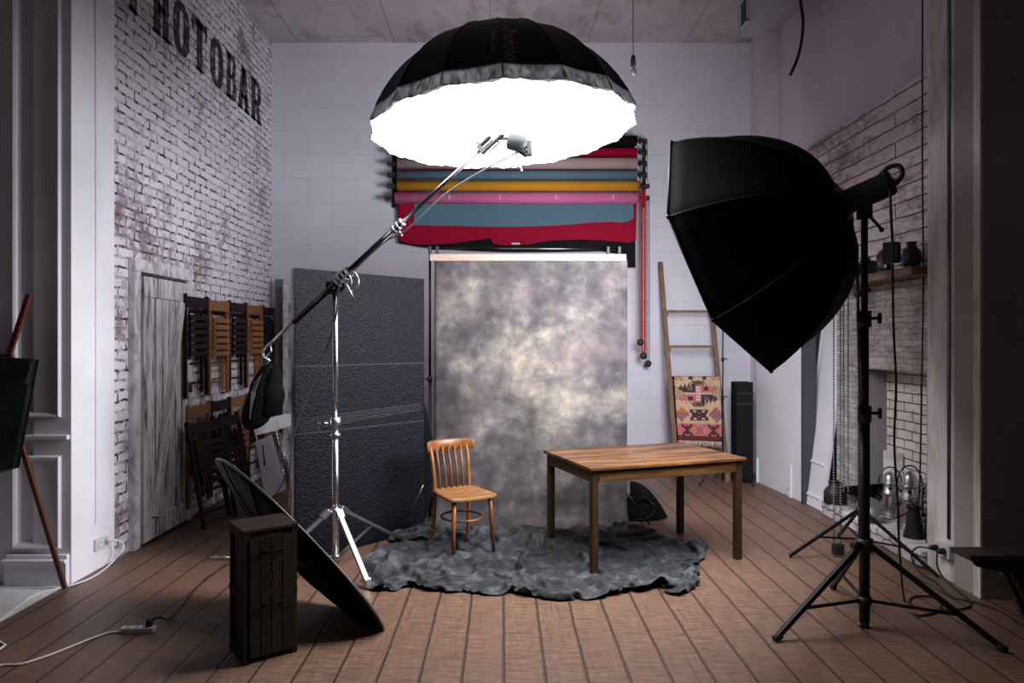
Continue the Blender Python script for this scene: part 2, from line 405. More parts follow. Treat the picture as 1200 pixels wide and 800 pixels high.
m_black = plain('black_metal', (.007,.007,.008), .42, .0, spec=.3)
m_black_plastic = plain('black_plastic', (.013,.013,.014), .5)
m_black_fabric = plain('black_fabric', (.0035,.0035,.004), .85, bump=.2, spec=.12)
m_black_shell = plain('umbrella_black', (.008,.009,.011), .6, spec=.3, var=.25, scale=4)
m_disc = plain('reflector_black', (.003,.003,.0035), .5, spec=.08)
m_chrome = plain('chrome', (.50,.485,.50), .27, 1.0, var=.05)
m_satin = plain('satin_steel', (.30,.29,.30), .45, 1.0, var=.05)
m_steel = plain('brushed_steel', (.55,.54,.56), .3, 1.0, var=.1)
m_darkchrome = plain('dark_chrome', (.08,.08,.085), .22, 1.0)
m_white_plastic = plain('white_plastic', (.62,.62,.64), .35, var=.04)
m_white_cable = plain('white_cable', (.75,.73,.72), .45, var=.03)
m_whiteboard = plaster('white_foam', (.78,.775,.84), rough=.55)
m_foamedge = plaster('foam_edge', (.62,.57,.62), (.3,.26,.3), .5, 20)
m_rubber = plain('rubber', (.015,.015,.015), .8)
m_oak = wood('oak', (.20,.075,.025), (.38,.17,.06), 'Z')
m_darkwood = wood('dark_brown_wood', (.008,.005,.005), (.018,.011,.010), 'Z', spec=.15)
m_easel = wood('red_brown_wood', (.09,.018,.012), (.15,.04,.026), 'Z')
m_ladder = wood('ladder_wood', (.15,.085,.05), (.30,.19,.12), 'Z', rough=.6)
m_chair = wood('honey_wood', (.17,.058,.016), (.36,.15,.045), 'Z', rough=.32, dark=(.10,.035,.012), blotch=.7)
m_chairseat = wood('honey_seat_wood', (.20,.08,.028), (.38,.19,.07), 'X', rough=.32, dark=(.18,.07,.025), blotch=.5)
m_tabletop = wood('table_top_wood', (.08,.030,.009), (.26,.115,.032), 'X', rough=.33, dark=(.018,.009,.006), blotch=1.0)
m_tableleg = wood('table_leg_wood', (.028,.014,.006), (.075,.038,.014), 'Z', rough=.42, dark=(.015,.009,.006), blotch=.7)
m_apron = wood('table_apron_wood', (.06,.028,.009), (.16,.08,.026), 'X', rough=.4, dark=(.02,.012,.007), blotch=.8)
m_crate = wood('crate_wood', (.014,.0085,.006), (.028,.017,.011), 'Z', rough=.75, spec=.12)
m_crate_ink = plain('crate_ink', (.02,.014,.012), .7)
m_batten = wood('pale_batten', (.34,.245,.20), (.46,.35,.29), 'X', rough=.5)
m_mantle = wood('mantle_wood', (.16,.10,.06), (.32,.22,.14), 'Y', rough=.65, dark=(.05,.03,.02), blotch=.6)
m_darktable = wood('dark_table_wood', (.035,.022,.020), (.085,.058,.05), 'X', rough=.5)
m_green = plain('green_bead', (.004,.06,.036), .35)
m_red = plain('red_bead', (.55,.008,.012), .35)
m_darkgreen = plain('dark_green_bead', (.01,.045,.035), .4)
m_glass = NT('clear_bulb_glass'); m_glass.base((.9,.88,.85)); m_glass.rough(.05); m_glass.b.inputs['Transmission Weight'].default_value = .9; m_glass = m_glass.m
def paper(name, c): return plain(name, c, .7, var=.05, scale=3, spec=.12)
P_BLACK, P_CRIMSON = paper('black_paper', (.006,.006,.007)), paper('crimson_paper', (.34,.003,.028))
P_BEIGE, P_BLUE = paper('beige_paper', (.43,.32,.30)), paper('slate_blue_paper', (.105,.19,.24))
P_MUSTARD, P_PINK = paper('mustard_paper', (.58,.27,.028)), paper('pink_paper', (.62,.16,.33))

def rough_black():                      # black-painted polystyrene
    t = NT('black_painted_polystyrene'); p = t.coord()
    v = t.n('ShaderNodeTexVoronoi'); t.l(p, v.inputs['Vector']); v.inputs['Scale'].default_value = 70
    n = t.noise(p, 60, 6, .7); sp = t.noise(p, 120, 3, .8)
    zz = t.sep(p)[2]
    seam = t.math('MAXIMUM', t.ramp(t.math('ABSOLUTE', t.math('SUBTRACT', zz, 1.42)), [(.002, 1.0), (.005, 0.0)]), t.ramp(t.math('ABSOLUTE', t.math('SUBTRACT', zz, .93)), [(.002, 1.0), (.005, 0.0)]))
    c = t.mix(t.ramp(n, [(.4, 0.0), (.62, 1.0)]), (.003,.0035,.006), (.008,.0095,.015))
    c = t.mix(t.ramp(sp, [(.73, 0.0), (.76, 1.0)]), c, (.40,.40,.44))
    c = t.mix(t.math('MULTIPLY', seam, .35), c, (.12,.12,.14))
    t.base(c); t.rough(.33); t.b.inputs['Specular IOR Level'].default_value=.13; t.bump(t.math('ADD', t.math('MULTIPLY', v.outputs['Distance'], .6), n), 1.0, .007); return t.m
m_polyblack = rough_black()

def emit(name, c, strength, base=(.8,.8,.8)):
    t = NT(name); t.base(base); t.rough(.8)
    t.b.inputs['Emission Color'].default_value = (*c, 1); t.b.inputs['Emission Strength'].default_value = strength; return t.m
m_diffuser = emit('lit_white_diffuser', (1,.965,.95), 12.0)
m_octafront = emit('lit_softbox_front', (.93,.93,1), 28.0)
t_ = NT('translucent_gather'); n_ = t_.noise(t_.mapping(t_.coord(), (1,1,.3)), 40, 5); c_g = t_.ramp(n_, [(.35, (.16,.16,.17)), (.65, (.42,.42,.44))])
t_.base(c_g); tr_ = t_.n('ShaderNodeBsdfTranslucent'); t_.l(c_g, tr_.inputs[0]); mx_ = t_.n('ShaderNodeMixShader'); mx_.inputs[0].default_value = .35
t_.l(t_.b.outputs[0], mx_.inputs[1]); t_.l(tr_.outputs[0], mx_.inputs[2]); t_.l(mx_.outputs[0], t_.out.inputs[0]); m_gather = t_.m
m_headgrey = plain('flash_head_grey', (.014,.020,.024), .5)

# ------------------------------------------------------------------ room shell
ZC, YB, XL = 5.275, 8.4, -2.86
struct('floor', MB().box(XL-.01, 5.2, -1.2, YB+.2, -.1, 0), m_floor)
struct('floor_tiled', MB().box(-6, XL-.01, -1.2, 4.55, -.1, .0), m_tile)
struct('ceiling', MB().box(-6, 5.2, -1.2, YB+.2, ZC, ZC+.15), m_ceiling)
struct('wall_back', MB().box(-3.1, 3.6, YB, YB+.2, 0, ZC), m_block)
wl = struct('wall_left', MB().box(XL-.24, XL, 5.0, YB, 0, ZC), m_brick_left)
struct('wall_left_pillar', MB().box(XL-.24, XL+.012, 4.5, 5.0, 0, ZC, bev=.004), m_pillar_white)
# panelled wall facing the room, beside the pillar
pw = struct('wall_left_panelled', MB().box(-6, XL-.0, 4.515, 4.75, 0, ZC), m_panel)
def molding(x0, x1, z0, z1, y, w=.045, d=.03):
    mb = MB()
    prof = [(0,0),(0,d*.55),(w*.25,d),(w*.55,d*.75),(w*.75,d*.3),(w,d*.2),(w,0)]
    cs = [(x0,z0,1,1),(x1,z0,-1,1),(x1,z1,-1,-1),(x0,z1,1,-1)]
    vs = []; n = len(prof)
    for cx, cz, sx, sz in cs:
        for a, b in prof: vs.append(V3((cx+sx*a, y-b, cz+sz*a)))
    fs = []
    for i in range(4):
        for k in range(n-1):
            a = i*n+k; b = ((i+1) % 4)*n+k; fs.append((a, b, b+1, a+1))
    mb.add(vs, fs); return mb
for z0, z1 in ((1.10, 5.0), (.235, .85)):
    molding(-3.235, -2.915, z0, z1, 4.513).build('panel_molding', m_panel_trim, pw)
    molding(-4.2, -3.36, z0, z1, 4.513).build('panel_molding', m_panel_trim, pw)
MB().box(-6, XL-.002, 4.478, 4.515, .955, .985, bev=.008).build('dado_rail', m_panel_trim, pw)
bl = MB().box(-3.27, XL-.002, 4.465, 4.515, 0, .15, bev=.004); bl.box(-3.28, XL-.002, 4.45, 4.515, .15, .172, bev=.006); bl.box(-3.265, XL-.002, 4.475, 4.515, .172, .2, bev=.006)
bl.build('plinth_skirting', m_panel_trim, pw)
MB().box(XL+.012, XL+.022, 4.755, 4.785, .33, ZC).build('cable_trunking', m_panel_trim, bpy.data.objects['wall_left_pillar'])
# right side
mb = MB().box(3.27, 3.6, 4.8, YB, 3.6, ZC); mb.box(3.27, 3.6, 7.3, YB, 0, 3.6); mb.box(3.52, 3.6, 4.8, 7.3, 0, 3.6)
wr = struct('wall_right', mb, m_plaster)
struct('wall_right_corner_pillar', MB().box(3.04, 3.27, 8.1, YB, 0, ZC), m_plaster)
mb = MB().box(3.10, 3.5, 4.8, 7.3, 2.1, 3.58, bev=.006)
ck = struct('wall_right_brick_cladding', mb, m_brick_right)
mb = MB().box(3.10, 3.5, 4.8, 6.35, 1.37, 2.07); mb.box(3.10, 3.5, 4.8, 5.0, 0, 1.37); mb.box(3.10, 3.5, 6.02, 6.35, 0, 1.37)
fp = struct('wall_right_fireplace', mb, m_stone)
MB().box(3.36, 3.5, 5.0, 6.02, 0, 1.37).build('firebox_back', m_firebrick, fp)
MB().box(3.12, 3.36, 5.985, 6.018, .12, 1.37).build('firebox_jamb', plaster('firebox_jamb_plaster', (.25,.22,.23)), fp)
mb = MB().box(2.95, 3.36, 4.81, 6.34, 0, .125, bev=.012); mb.build('hearth', m_hearth, fp)
mb = MB().box(2.98, 3.6, 4.30, 4.8, 0, ZC, bev=.004); wc = struct('wall_right_column', mb, m_column)
MB().box(2.972, 2.98, 4.548, 4.575, .28, ZC).build('cable_trunking', m_darkchrome, wc)
struct('wall_right_front', MB().box(2.97, 5.2, 4.25, 4.5, 0, ZC), m_darkwall)
struct('trim_1', MB().box(2.965, 2.985, 4.245, 4.31, 0, ZC, bev=.004), m_column)
# air duct along the ceiling
du = thing('air_duct', 'square grey sheet metal air duct running along the ceiling with side grille', 'duct', (2.69,6.5,ZC))
MB().box(2.57, 2.81, 1.0, 7.48, 4.93, ZC-.005, bev=.004).build('duct_body', plaster('duct_grey', (.42,.43,.48), rough=.45), du, world=True)
g = MB().box(2.562, 2.569, 7.17, 7.37, 4.98, 5.23)
g.build('vent_grille', m_black_plastic, du, world=True)
f = MB()
for a in ((7.155,7.175,4.96,5.25),(7.365,7.385,4.96,5.25)): f.box(2.555, 2.569, a[0], a[1], a[2], a[3])
f.box(2.555, 2.569, 7.155, 7.385, 4.955, 4.98); f.box(2.555, 2.569, 7.155, 7.385, 5.23, 5.255)
f.build('grille_frame', m_white_plastic, du, world=True)
# mantle
mt = thing('mantel_shelf', 'long rough wooden mantel beam above the brick fireplace', 'mantel', (3.1,5.6,2.07))
MB().box(2.88, 3.099, 4.82, 6.45, 2.072, 2.135, bev=.01).build('mantel_beam', m_mantle, mt, world=True)

# lettering painted on the brick
def glyph(ch):
    t = .25; S = []                 # polygons in a 1 x 1 cell, western slab style
    def R(x0, x1, y0, y1): S.append([(x0,y0),(x1,y0),(x1,y1),(x0,y1)])
    def ring(cx, cy, rx, ry, tx, ty, a0, a1, n=18, chop=0.0):
        for i in range(n):
            p = a0+(a1-a0)*i/n; q = a0+(a1-a0)*(i+1)/n
            def P(a, x, y):
                c, s_ = math.cos(a), math.sin(a); k = 1/((abs(c)**2.6+abs(s_)**2.6)**(1/2.6)); return (cx+x*c*k, cy+y*s_*k)
            S.append([P(p, rx, ry), P(q, rx, ry), P(q, rx-tx, ry-ty), P(p, rx-tx, ry-ty)])
    if ch == 'O': ring(.5, .5, .47, .5, .34, .15, 0, 2*PI, 32)
    if ch in 'PHBR':
        R(.08, .43, 0, 1)
        for y in (0, .93):
            R(.0, .44 if ch in 'HPR' and y == 0 else .36, y, y+.07)
    if ch == 'H':
        R(.57, .92, 0, 1); R(.3, .7, .42, .58)
        for y in (0, .93): R(.56, 1.0, y, y+.07); R(0, .44, y, y+.07)
    if ch in 'PR':
        R(.3, .6, .89, 1); R(.3, .6, .42, .53); ring(.55, .71, .42, .29, .33, .13, -PI/2, PI/2)
    if ch == 'R': S.append([(.42,.44),(.76,.46),(.98,.0),(.63,.0)]); R(.6, 1.0, 0, .08)
    if ch == 'B':
        R(.3, .6, .89, 1); R(.3, .6, .46, .56); R(.3, .6, 0, .11)
        ring(.55, .75, .38, .25, .31, .12, -PI/2, PI/2); ring(.55, .27, .43, .27, .33, .13, -PI/2, PI/2)
    if ch == 'T':
        R(.32, .68, 0, 1); R(.0, 1, .86, 1); R(.25, .75, 0, .07); R(0, .12, .72, .9); R(.88, 1, .72, .9)
    if ch == 'A':
        S.append([(.04,.0),(.36,.0),(.62,1),(.32,1)]); S.append([(.96,.0),(.62,.0),(.38,1),(.68,1)]); R(.25, .75, .26, .38)
        R(0, .4, 0, .07); R(.56, 1, 0, .07)
    return S
LET = [('P',5.20,5.48),('H',5.56,5.85),('O',5.90,6.22),('T',6.26,6.58),('O',6.64,6.97),('B',7.03,7.31),('A',7.34,7.68),('R',7.72,8.05)]
mb = MB()
for ch, y0, y1 in LET:
    for poly in glyph(ch):
        vs = [V3((XL+.004, y0+(y1-y0)*px, 4.135+.475*pz)) for px, pz in poly]; mb.add(vs, [tuple(range(len(vs)))])
mb.build('painted_lettering', m_letters, wl, solid=0)

# door in the left wall (set in the brick)
dr = struct('door_1', MB().box(XL, XL+.03, 5.30, 6.08, .0, 2.13, bev=.004), m_darkwood)
mb = MB()
for i in range(7):
    y = 5.31+i*.109; mb.box(XL+.03, XL+.052, y, y+.090, .02, 2.11, bev=.004)
mb.build('door_planks', m_door, dr)
mb = MB()
mb.box(XL+.045, XL+.07, 5.31, 6.07, 1.95, 2.11, bev=.005); mb.box(XL+.045, XL+.07, 5.31, 6.07, .03, .19, bev=.005)
mb.box(XL+.045, XL+.068, 5.31, 5.42, .19, 1.95, bev=.005); mb.box(XL+.045, XL+.068, 5.96, 6.07, .19, 1.95, bev=.005)
mb.build('door_ledge', m_door, dr)
MB().beam((XL+.066, 5.46, .2), (XL+.066, 5.92, 1.94), .09, .04, up=(1,0,0), bev=.004).build('door_brace', m_brace, dr)
for z in (.4, 1.15, 1.85): MB().box(XL+.07, XL+.08, 6.045, 6.085, z, z+.09, bev=.003).tube([(XL+.08,6.082,z),(XL+.08,6.082,z+.09)], .007, 8).build('hinge', m_darkchrome, dr)
mb = MB().box(XL, XL+.05, 5.20, 5.295, 0, 2.139, bev=.006); mb.box(XL, XL+.05, 6.085, 6.17, 0, 2.139, bev=.006); mb.box(XL, XL+.055, 5.2, 6.17, 2.14, 2.24, bev=.006)
struct('trim_2', mb, m_doorframe)

# ------------------------------------------------------------------ big umbrella
UC = V3((-.002, 4.4, 2.962)); UR = .855; UD = .63; NR = 16
roll = math.radians(3.2); pit = math.radians(-1.0)
UM = Matrix.Translation(UC) @ Matrix.Rotation(-roll, 4, 'Y') @ Matrix.Rotation(pit, 4, 'X')
um = thing('photo_umbrella', 'giant black umbrella with glowing white underside hanging above the set', 'umbrella', UC)
PH = 1.18
def dome(theta, t, inner=0.0, off=0.0):       # t 0 at the tip, 1 at the rim
    ph = PH*t; r = (UR-inner)*math.sin(ph)/math.sin(PH); h = (UD-inner)*(math.cos(ph)-math.cos(PH))/(1-math.cos(PH))
    k = NR*theta/(2*PI); fr = k-math.floor(k); ch = math.cos(PI/NR)/math.cos((fr-.5)*2*PI/NR)   # flat between ribs
    r = r*(ch - .018*math.sin(PI*fr)*t)
    return UM @ V3(((r+off)*math.cos(theta), (r+off)*math.sin(theta), h+off*.5))
MB().grid(lambda a, b: dome(2*PI*a, max(b*.93, .012)), 128, 26, closed_u=True).build('outer_shell', m_black_shell, um, world=True, solid=.003)
def gath(a, b):
    th = 2*PI*a; w = .0045*math.sin(th*71+2*math.sin(th*9))+.0025*math.sin(th*137)
    p = dome(th, 1.0-.075*(1-b)); c = UM @ V3((0,0,0)); d = (p-c).normalized()
    return p + d*(.007+w*(.1+.9*b)) - V3((0,0,.010*b))
MB().grid(gath, 400, 5, closed_u=True).build('gathered_edge', m_gather, um, world=True, solid=.001)
def cap(a, b):
    th = 2*PI*a; k = NR*a; fr = k-math.floor(k)
    sc = 1-.030*math.sin(PI*fr)**.8
    r = UR*.992*b*(1-(1-sc)*b**6)
    z = -.012-.045*(1-b*b)+.006*math.sin(th*NR)*b**4
    w = .004*math.sin(th*53+3*b)*b**3
    return UM @ V3((r*math.cos(th), r*math.sin(th), z+w))
MB().grid(lambda a, b: cap(a, max(b, .05)), 192, 20, closed_u=True).build('diffuser', m_diffuser, um, world=True)
mb = MB()
for i in range(NR):
    th = 2*PI*i/NR; mb.tube([dome(th, .05+.95*j/10, off=.004) for j in range(11)], .004, 6)
mb.build('ribs', m_black_shell, um, world=True)
MB().lathe([(.0,.03),(.03,.03),(.04,.0),(.05,-.02)], 16, UM @ Matrix.Translation((0,0,UD))).build('crown_cap', m_black_plastic, um, world=True)
sh0 = UM @ V3((.105,0,-.27)); sh1 = UM @ V3((.05,.0,-.05))
MB().tube([sh0, sh1], .007, 10).build('shaft', m_white_plastic, um, world=True)
# wording down one panel
def dome_text(body, size, dth, t0, sign=1):
    cu = bpy.data.curves.new('t', 'FONT'); cu.body = body; cu.size = size; cu.resolution_u = 3; cu.offset = size*.02
    ob = bpy.data.objects.new('t', cu); COL.objects.link(ob)
    dg = bpy.context.evaluated_depsgraph_get(); dg.update(); me = bpy.data.meshes.new_from_object(ob.evaluated_get(dg))
    vs = [v.co.copy() for v in me.vertices]; fs = [tuple(p.vertices) for p in me.polygons]
    bpy.data.objects.remove(ob); bpy.data.meshes.remove(me)
    th0 = -PI/2 + dth; out = []
    for v in vs:
        t = t0 + v.x; r = max(.1, UR*math.sin(PH*t)/math.sin(PH)); out.append(dome(th0 + v.y*1.3/r, t, off=.0035))
    return out, fs
m_print = plain('print_grey', (.20,.175,.18), .6)
o, f = dome_text('Umbrella Deep', .036, -.07, .62); MB().add(o, f).build('printed_line', m_print, um, world=True)
mb = MB(); o, f = dome_text('Profoto', .084, .028, .64); mb.add(o, f)
lg = []
for a in range(3): lg.append(dome(-PI/2+.065+.035*math.sin(2*PI*a/3), .615+.02*math.cos(2*PI*a/3), off=.0035))
mb.add(lg, [(0,1,2)])
mb.build('printed_name', m_print, um, world=True)

# ------------------------------------------------------------------ chrome boom stand
ST = V3((-1.18, 4.79, 0))
bs = thing('boom_stand', 'tall chrome boom stand with three braced legs holding the umbrella arm', 'light stand', ST)
MB().tube([ST+V3((0,0,.04)), ST+V3((0,0,1.05))], .025, 16).build('lower_column', m_chrome, bs, world=True)
MB().tube([ST+V3((0,0,1.0)), ST+V3((0,0,1.96))], .021, 16).build('upper_column', m_chrome, bs, world=True)
feet = [V3((-.89,4.44,0)), V3((-.83,5.40,0)), V3((-1.62,4.42,0))]
mb = MB().lathe([(.03,0),(.042,.0),(.042,.07),(.03,.07)], 16, Matrix.Translation(ST+V3((0,0,1.0)))); mb.lathe([(.03,0),(.038,.0),(.038,.03),(.03,.03)], 16, Matrix.Translation(ST+V3((0,0,.93))))
mb.build('locking_collar', m_steel, bs, world=True)
mb = MB().tube([ST+V3((-.03,-.02,1.03)), ST+V3((-.1,-.05,1.03))], .009, 8); mb.beam(ST+V3((-.10,-.05,.985)), ST+V3((-.12,-.05,1.075)), .02, .012, bev=.004)
mb.build('clamp_handle', m_chrome, bs, world=True)
for z, nm in ((.40, 'leg_collar'), (.075, 'brace_collar')):
    MB().lathe([(.03,0),(.045,.0),(.045,.035),(.03,.035)], 12, Matrix.Translation(ST+V3((0,0,z)))).build(nm, m_steel, bs, world=True)
for i, F in enumerate(feet):
    d = (F-ST).normalized(); s0 = ST + d*.05 + V3((0,0,.415)); s1 = F + V3((0,0,.05))
    mb = MB().beam(s0, s1, .036, .022, bev=.004)
    lg = mb.build('leg', m_satin, bs, world=True)
    mb = MB(); p = s0.lerp(s1, .10); mb.beam(s0.lerp(s1, .0)+V3((0,0,.01)), p, .05, .04, bev=.006); mb.build('leg_joint', m_steel, lg, world=True)
    MB().beam(s1+V3((0,0,.01)), F+d*.02+V3((0,0,.002)), .05, .04, bev=.008).build('foot_pad', m_rubber if i else m_steel, lg, world=True)
    q = s0.lerp(s1, .52)
    MB().beam(ST+d*.04+V3((0,0,.09)), q, .022, .014, bev=.003).build('brace', m_steel, bs, world=True)
# boom
PV = at(401, 325, 4.70); BH = at(577, 163, 4.34); bd = (BH-PV); bt = PV - bd*.58
bo = thing('lighting_boom', 'long slanted chrome and black boom arm crossing the set', 'boom arm', PV)
MB().tube([PV-bd*.57, PV-bd*.30], .013, 12).build('tail_tube', m_chrome, bo, world=True)
MB().tube([PV-bd*.36, PV+bd*.40], .021, 14).build('outer_tube', plain('black_chrome', (.035,.035,.038), .15, .9), bo, world=True)
MB().tube([PV+bd*.38, PV+bd*1.0], .013, 12).build('inner_tube', plain('dull_chrome', (.13,.125,.13), .3, 1.0), bo, world=True)
mb = MB()
for t in (.36,.385,.41): mb.tube([PV+bd*t, PV+bd*(t+.012)], .03, 12)
mb.tube([PV+bd*.39+V3((0,0,-.02)), PV+bd*.39+V3((.03,-.02,-.07))], .008, 8)
mb.build('joint_collar', m_steel, bo, world=True)
mb = MB(); 
for t in (-.035, -.01, .015, .04): mb.tube([PV+bd*t, PV+bd*(t+.008)], .045, 14)
mb.build('clamp_rings', m_steel, bo, world=True)
MB().tube([PV-bd*.045, PV+bd*.055], .036, 14).build('pivot_clamp', m_black, bo, world=True)
mb = MB().box(-.03, .03, -.03, .03, -.09, .0, Matrix.Translation(V3((ST.x-.03,ST.y-.01,2.02))), bev=.008); mb.beam(V3((ST.x+.005,ST.y-.01,1.95)), PV, .035, .05, bev=.008); mb.beam(V3((ST.x+.04,ST.y-.02,1.96)), PV+V3((.03,0,-.02)), .02, .04, bev=.006)
mb.build('swivel_bracket', m_black, bo, world=True)
mb = MB().tube([PV+V3((.02,-.05,-.02)), PV+V3((.09,-.06,-.14))], [.012,.006], 8); ar = [PV+V3((.05+.075*math.cos(a), -.05, -.03+.075*math.sin(a))) for a in [(-1.2+i*.28) for i in range(10)]]
mb.tube(ar, .005, 8); ar = [PV+V3((.02+.055*math.cos(a), -.05, -.03+.055*math.sin(a))) for a in [(-1.2+i*.28) for i in range(10)]]; mb.tube(ar, .005, 8)
mb.build('lock_lever', m_chrome, bo, world=True)
mb = MB(); hd = bd.normalized(); HM = frame(BH-hd*.10, hd, (0,0,1))
mb.box(-.03, -.018, -.02, .02, 0, .17, HM, bev=.003); mb.box(.018, .03, -.02, .02, 0, .17, HM, bev=.003); mb.box(-.032,.032,-.022,.022,-.01,.02,HM,bev=.003); mb.box(-.032,.032,-.022,.022,.14,.175,HM,bev=.003)
mb.tube([HM@V3((-.05,0,.03)), HM@V3((-.05,0,.12))], .006, 8); mb.tube([HM@V3((-.05,0,.12)), HM@V3((.0,0,.12))], .006, 8); mb.tube([HM@V3((.03,0,.02)), HM@V3((.065,0,.005))], .007, 8)
mb.build('head_bracket', plain('bracket_grey', (.035,.034,.036), .45, .3), bo, world=True)
mb = MB(); tl = PV-bd*.57
mb.tube([tl+V3((.01,0,.02)), tl+V3((-.025,0,-.03)), tl+V3((-.02,0,-.07)), tl+V3((.03,0,-.10))], .008, 8); mb.tube([tl+V3((.02,.01,.03)), tl+V3((.035,.0,-.03)), tl+V3((.0,0,-.07))], .008, 8)
mb.build('tail_hook', m_chrome, bo, world=True)
# flash head beneath the diffuser
HC = at(609, 167, 4.34)
fh = thing('flash_head', 'small grey flash head in front of the glowing diffuser', 'flash head', HC)
HMx = frame(HC, (1,-.1,-.28), (0,0,1))
mb = MB().lathe([(.01,-.075),(.052,-.075),(.060,-.06),(.060,.005),(.050,.035),(.03,.05),(.01,.055)], 18, HMx)
mb.build('head_body', m_headgrey, fh, world=True)
MB().beam(HC+V3((.055,0,.01)), HC+V3((.065,0,-.085)), .05, .035, bev=.008).build('grip', m_headgrey, fh, world=True)
MB().tube([HC+V3((-.02,0,-.03)), HC+V3((.05,0,-.08))], .022, 10).build('tilt_knob', m_black, fh, world=True)
cab = [HC+V3((.01,0,-.05)), at(560, 203, 4.42), at(520, 229, 4.5), PV+bd*.42+V3((.02,-.02,-.06)), PV+bd*.30+V3((.0,-.02,-.03)), PV+bd*.1+V3((0,-.03,-.035)), PV+V3((0,-.07,-.05)), at(392,380,4.78), at(370,440,4.80), at(345,505,4.80), at(341,540,4.80), at(338,600,4.80)]
def smooth_path(ps, n=6):
    out = []; m = len(ps)
    for i in range(m-1):
        p0 = ps[max(i-1, 0)]; p1 = ps[i]; p2 = ps[i+1]; p3 = ps[min(i+2, m-1)]
        for j in range(n):
            t = j/n; out.append(.5*((2*p1)+(-p0+p2)*t+(2*p0-5*p1+4*p2-p3)*t*t+(-p0+3*p1-3*p2+p3)*t**3))
    out.append(ps[-1].copy()); return out
tag(MB().tube(smooth_path(cab), .006, 8).build('sync_cable', plain('grey_cable', (.06,.055,.06), .4)), 'thin dark cable running from the flash head along the boom', 'cable')

# black weight bag hanging on the boom tail
bg = thing('hanging_weight_bag', 'black fabric weight bag hanging from the tail end of the boom', 'bag', bt)
def bag(cx, cz, w, h, dpt, seed, lean):
    def f(a, b):
        th = 2*PI*a; z = -math.cos(PI*b); r = math.sin(PI*b)**.7*(1-.28*z)
        x = w*r*math.cos(th)*(1+.05*math.sin(5*th+seed)); y = dpt*r*math.sin(th)
        n_ = noise.noise(V3((x*9, y*9+seed, z*3)))*.03
        return bt + V3((cx+x+n_+lean*z*h, y, cz+z*h*.5+n_))
    return MB().grid(f, 28, 20, closed_u=True)
bag(-.035, -.345, .10, .47, .085, 1, .12).build('bag_body', m_black_fabric, bg, world=True)
bag(.05, -.31, .085, .36, .08, 4, .06).build('side_pouch', m_black_fabric, bg, world=True)
mb = MB().beam(bt+V3((-.0,-.0,-.09)), bt+V3((-.05,-.095,-.30)), .035, .006, bev=.002); mb.beam(bt+V3((-.05,-.095,-.30)), bt+V3((-.07,-.075,-.50)), .035, .006, bev=.002); mb.tube(smooth_path([bt+V3((-.02,0,-.16)), bt+V3((.01,-.01,-.085)), bt+V3((.05,0,-.17))]), .008, 8)
mb.build('strap', plain('dark_webbing', (.03,.03,.033), .6), bg, world=True)

# ------------------------------------------------------------------ black polystyrene board
A = V3((-1.502,4.91,0)); B = V3((-.672,5.79,0)); d = (B-A).normalized(); nrm = V3((-d.y, d.x, 0))
if nrm.y < 0: nrm = -nrm
brd = thing('flat_panel', 'big upright rough black polystyrene panel behind the chrome stand', 'panel', A, (0,0,math.atan2(d.y,d.x)))
L = (B-A).length
MB().box(.0, L, 0, .012, .0, 2.13, bev=.003).build('black_face', m_polyblack, brd)
MB().box(.002, L-.002, .013, .055, .0, 2.125, bev=.003).build('foam_core', m_foamedge, brd)
mb = MB()
for i in range(5):
    z0 = .95+.02*i+.01*random.random(); z1 = 1.02+.012*i+.02*random.random()
    mb.tube([(-.002,-.003,z0), (L*.5,-.004,(z0+z1)/2+.005), (L*.97,-.003,z1)], .0012, 5)
mb.build('tie_string', plain('pale_string', (.10,.10,.115), .5), brd)

# ------------------------------------------------------------------ canvas and its stand
YC = 6.0
cs = thing('backdrop_stand', 'thin black crossbar stand carrying the mottled canvas', 'backdrop stand', (.2,YC+.08,0))
for x in (-.655, 1.03):
    mb = MB().tube([(x,YC+.08,.04), (x,YC+.08,1.3)], .014, 12); mb.tube([(x,YC+.08,1.25), (x,YC+.08,2.42)], .011, 12)
    p = mb.build('pole', m_black, cs, world=True)
    mb = MB().lathe([(.014,0),(.022,0),(.022,.05),(.014,.05)], 12, Matrix.Translation((x,YC+.08,1.24))); mb.tube([(x-.015,YC+.08,1.265),(x-.05,YC+.06,1.265)], .007, 8); mb.ball((x-.055,YC+.058,1.265), .014, 8)
    MB().lathe([(.014,0),(.022,0),(.022,.05),(.014,.05)], 12, Matrix.Translation((x,YC+.08,.66))).build('pole_collar', m_black_plastic, p, world=True)
    mb.build('clamp_knob', m_black_plastic, p, world=True)
    for k in range(3):
        a = PI*.5+k*2*PI/3; mb = MB().tube([(x,YC+.08,.34), (x+.28*math.cos(a),YC+.08+.28*math.sin(a),.012)], .009, 8); mb.build('leg', m_black, cs, world=True)
MB().tube([(-.675,YC+.08,2.425),(1.05,YC+.08,2.425)], .010, 12).build('crossbar', m_darkchrome, cs, world=True)
for x in (-.655, -.59, .93, 1.03):
    MB().box(x-.013, x+.013, YC+.055, YC+.10, 2.375, 2.445, bev=.005).build('bar_clamp', m_black_plastic, cs, world=True)
bk = thing('canvas_backdrop', 'hand painted mottled grey and cream canvas hanging behind chair and table', 'backdrop', (.2,YC,0))
MB().box(-.645, 1.075, YC-.03, YC+.005, 2.305, 2.365, bev=.004).build('batten', m_batten, bk, world=True)
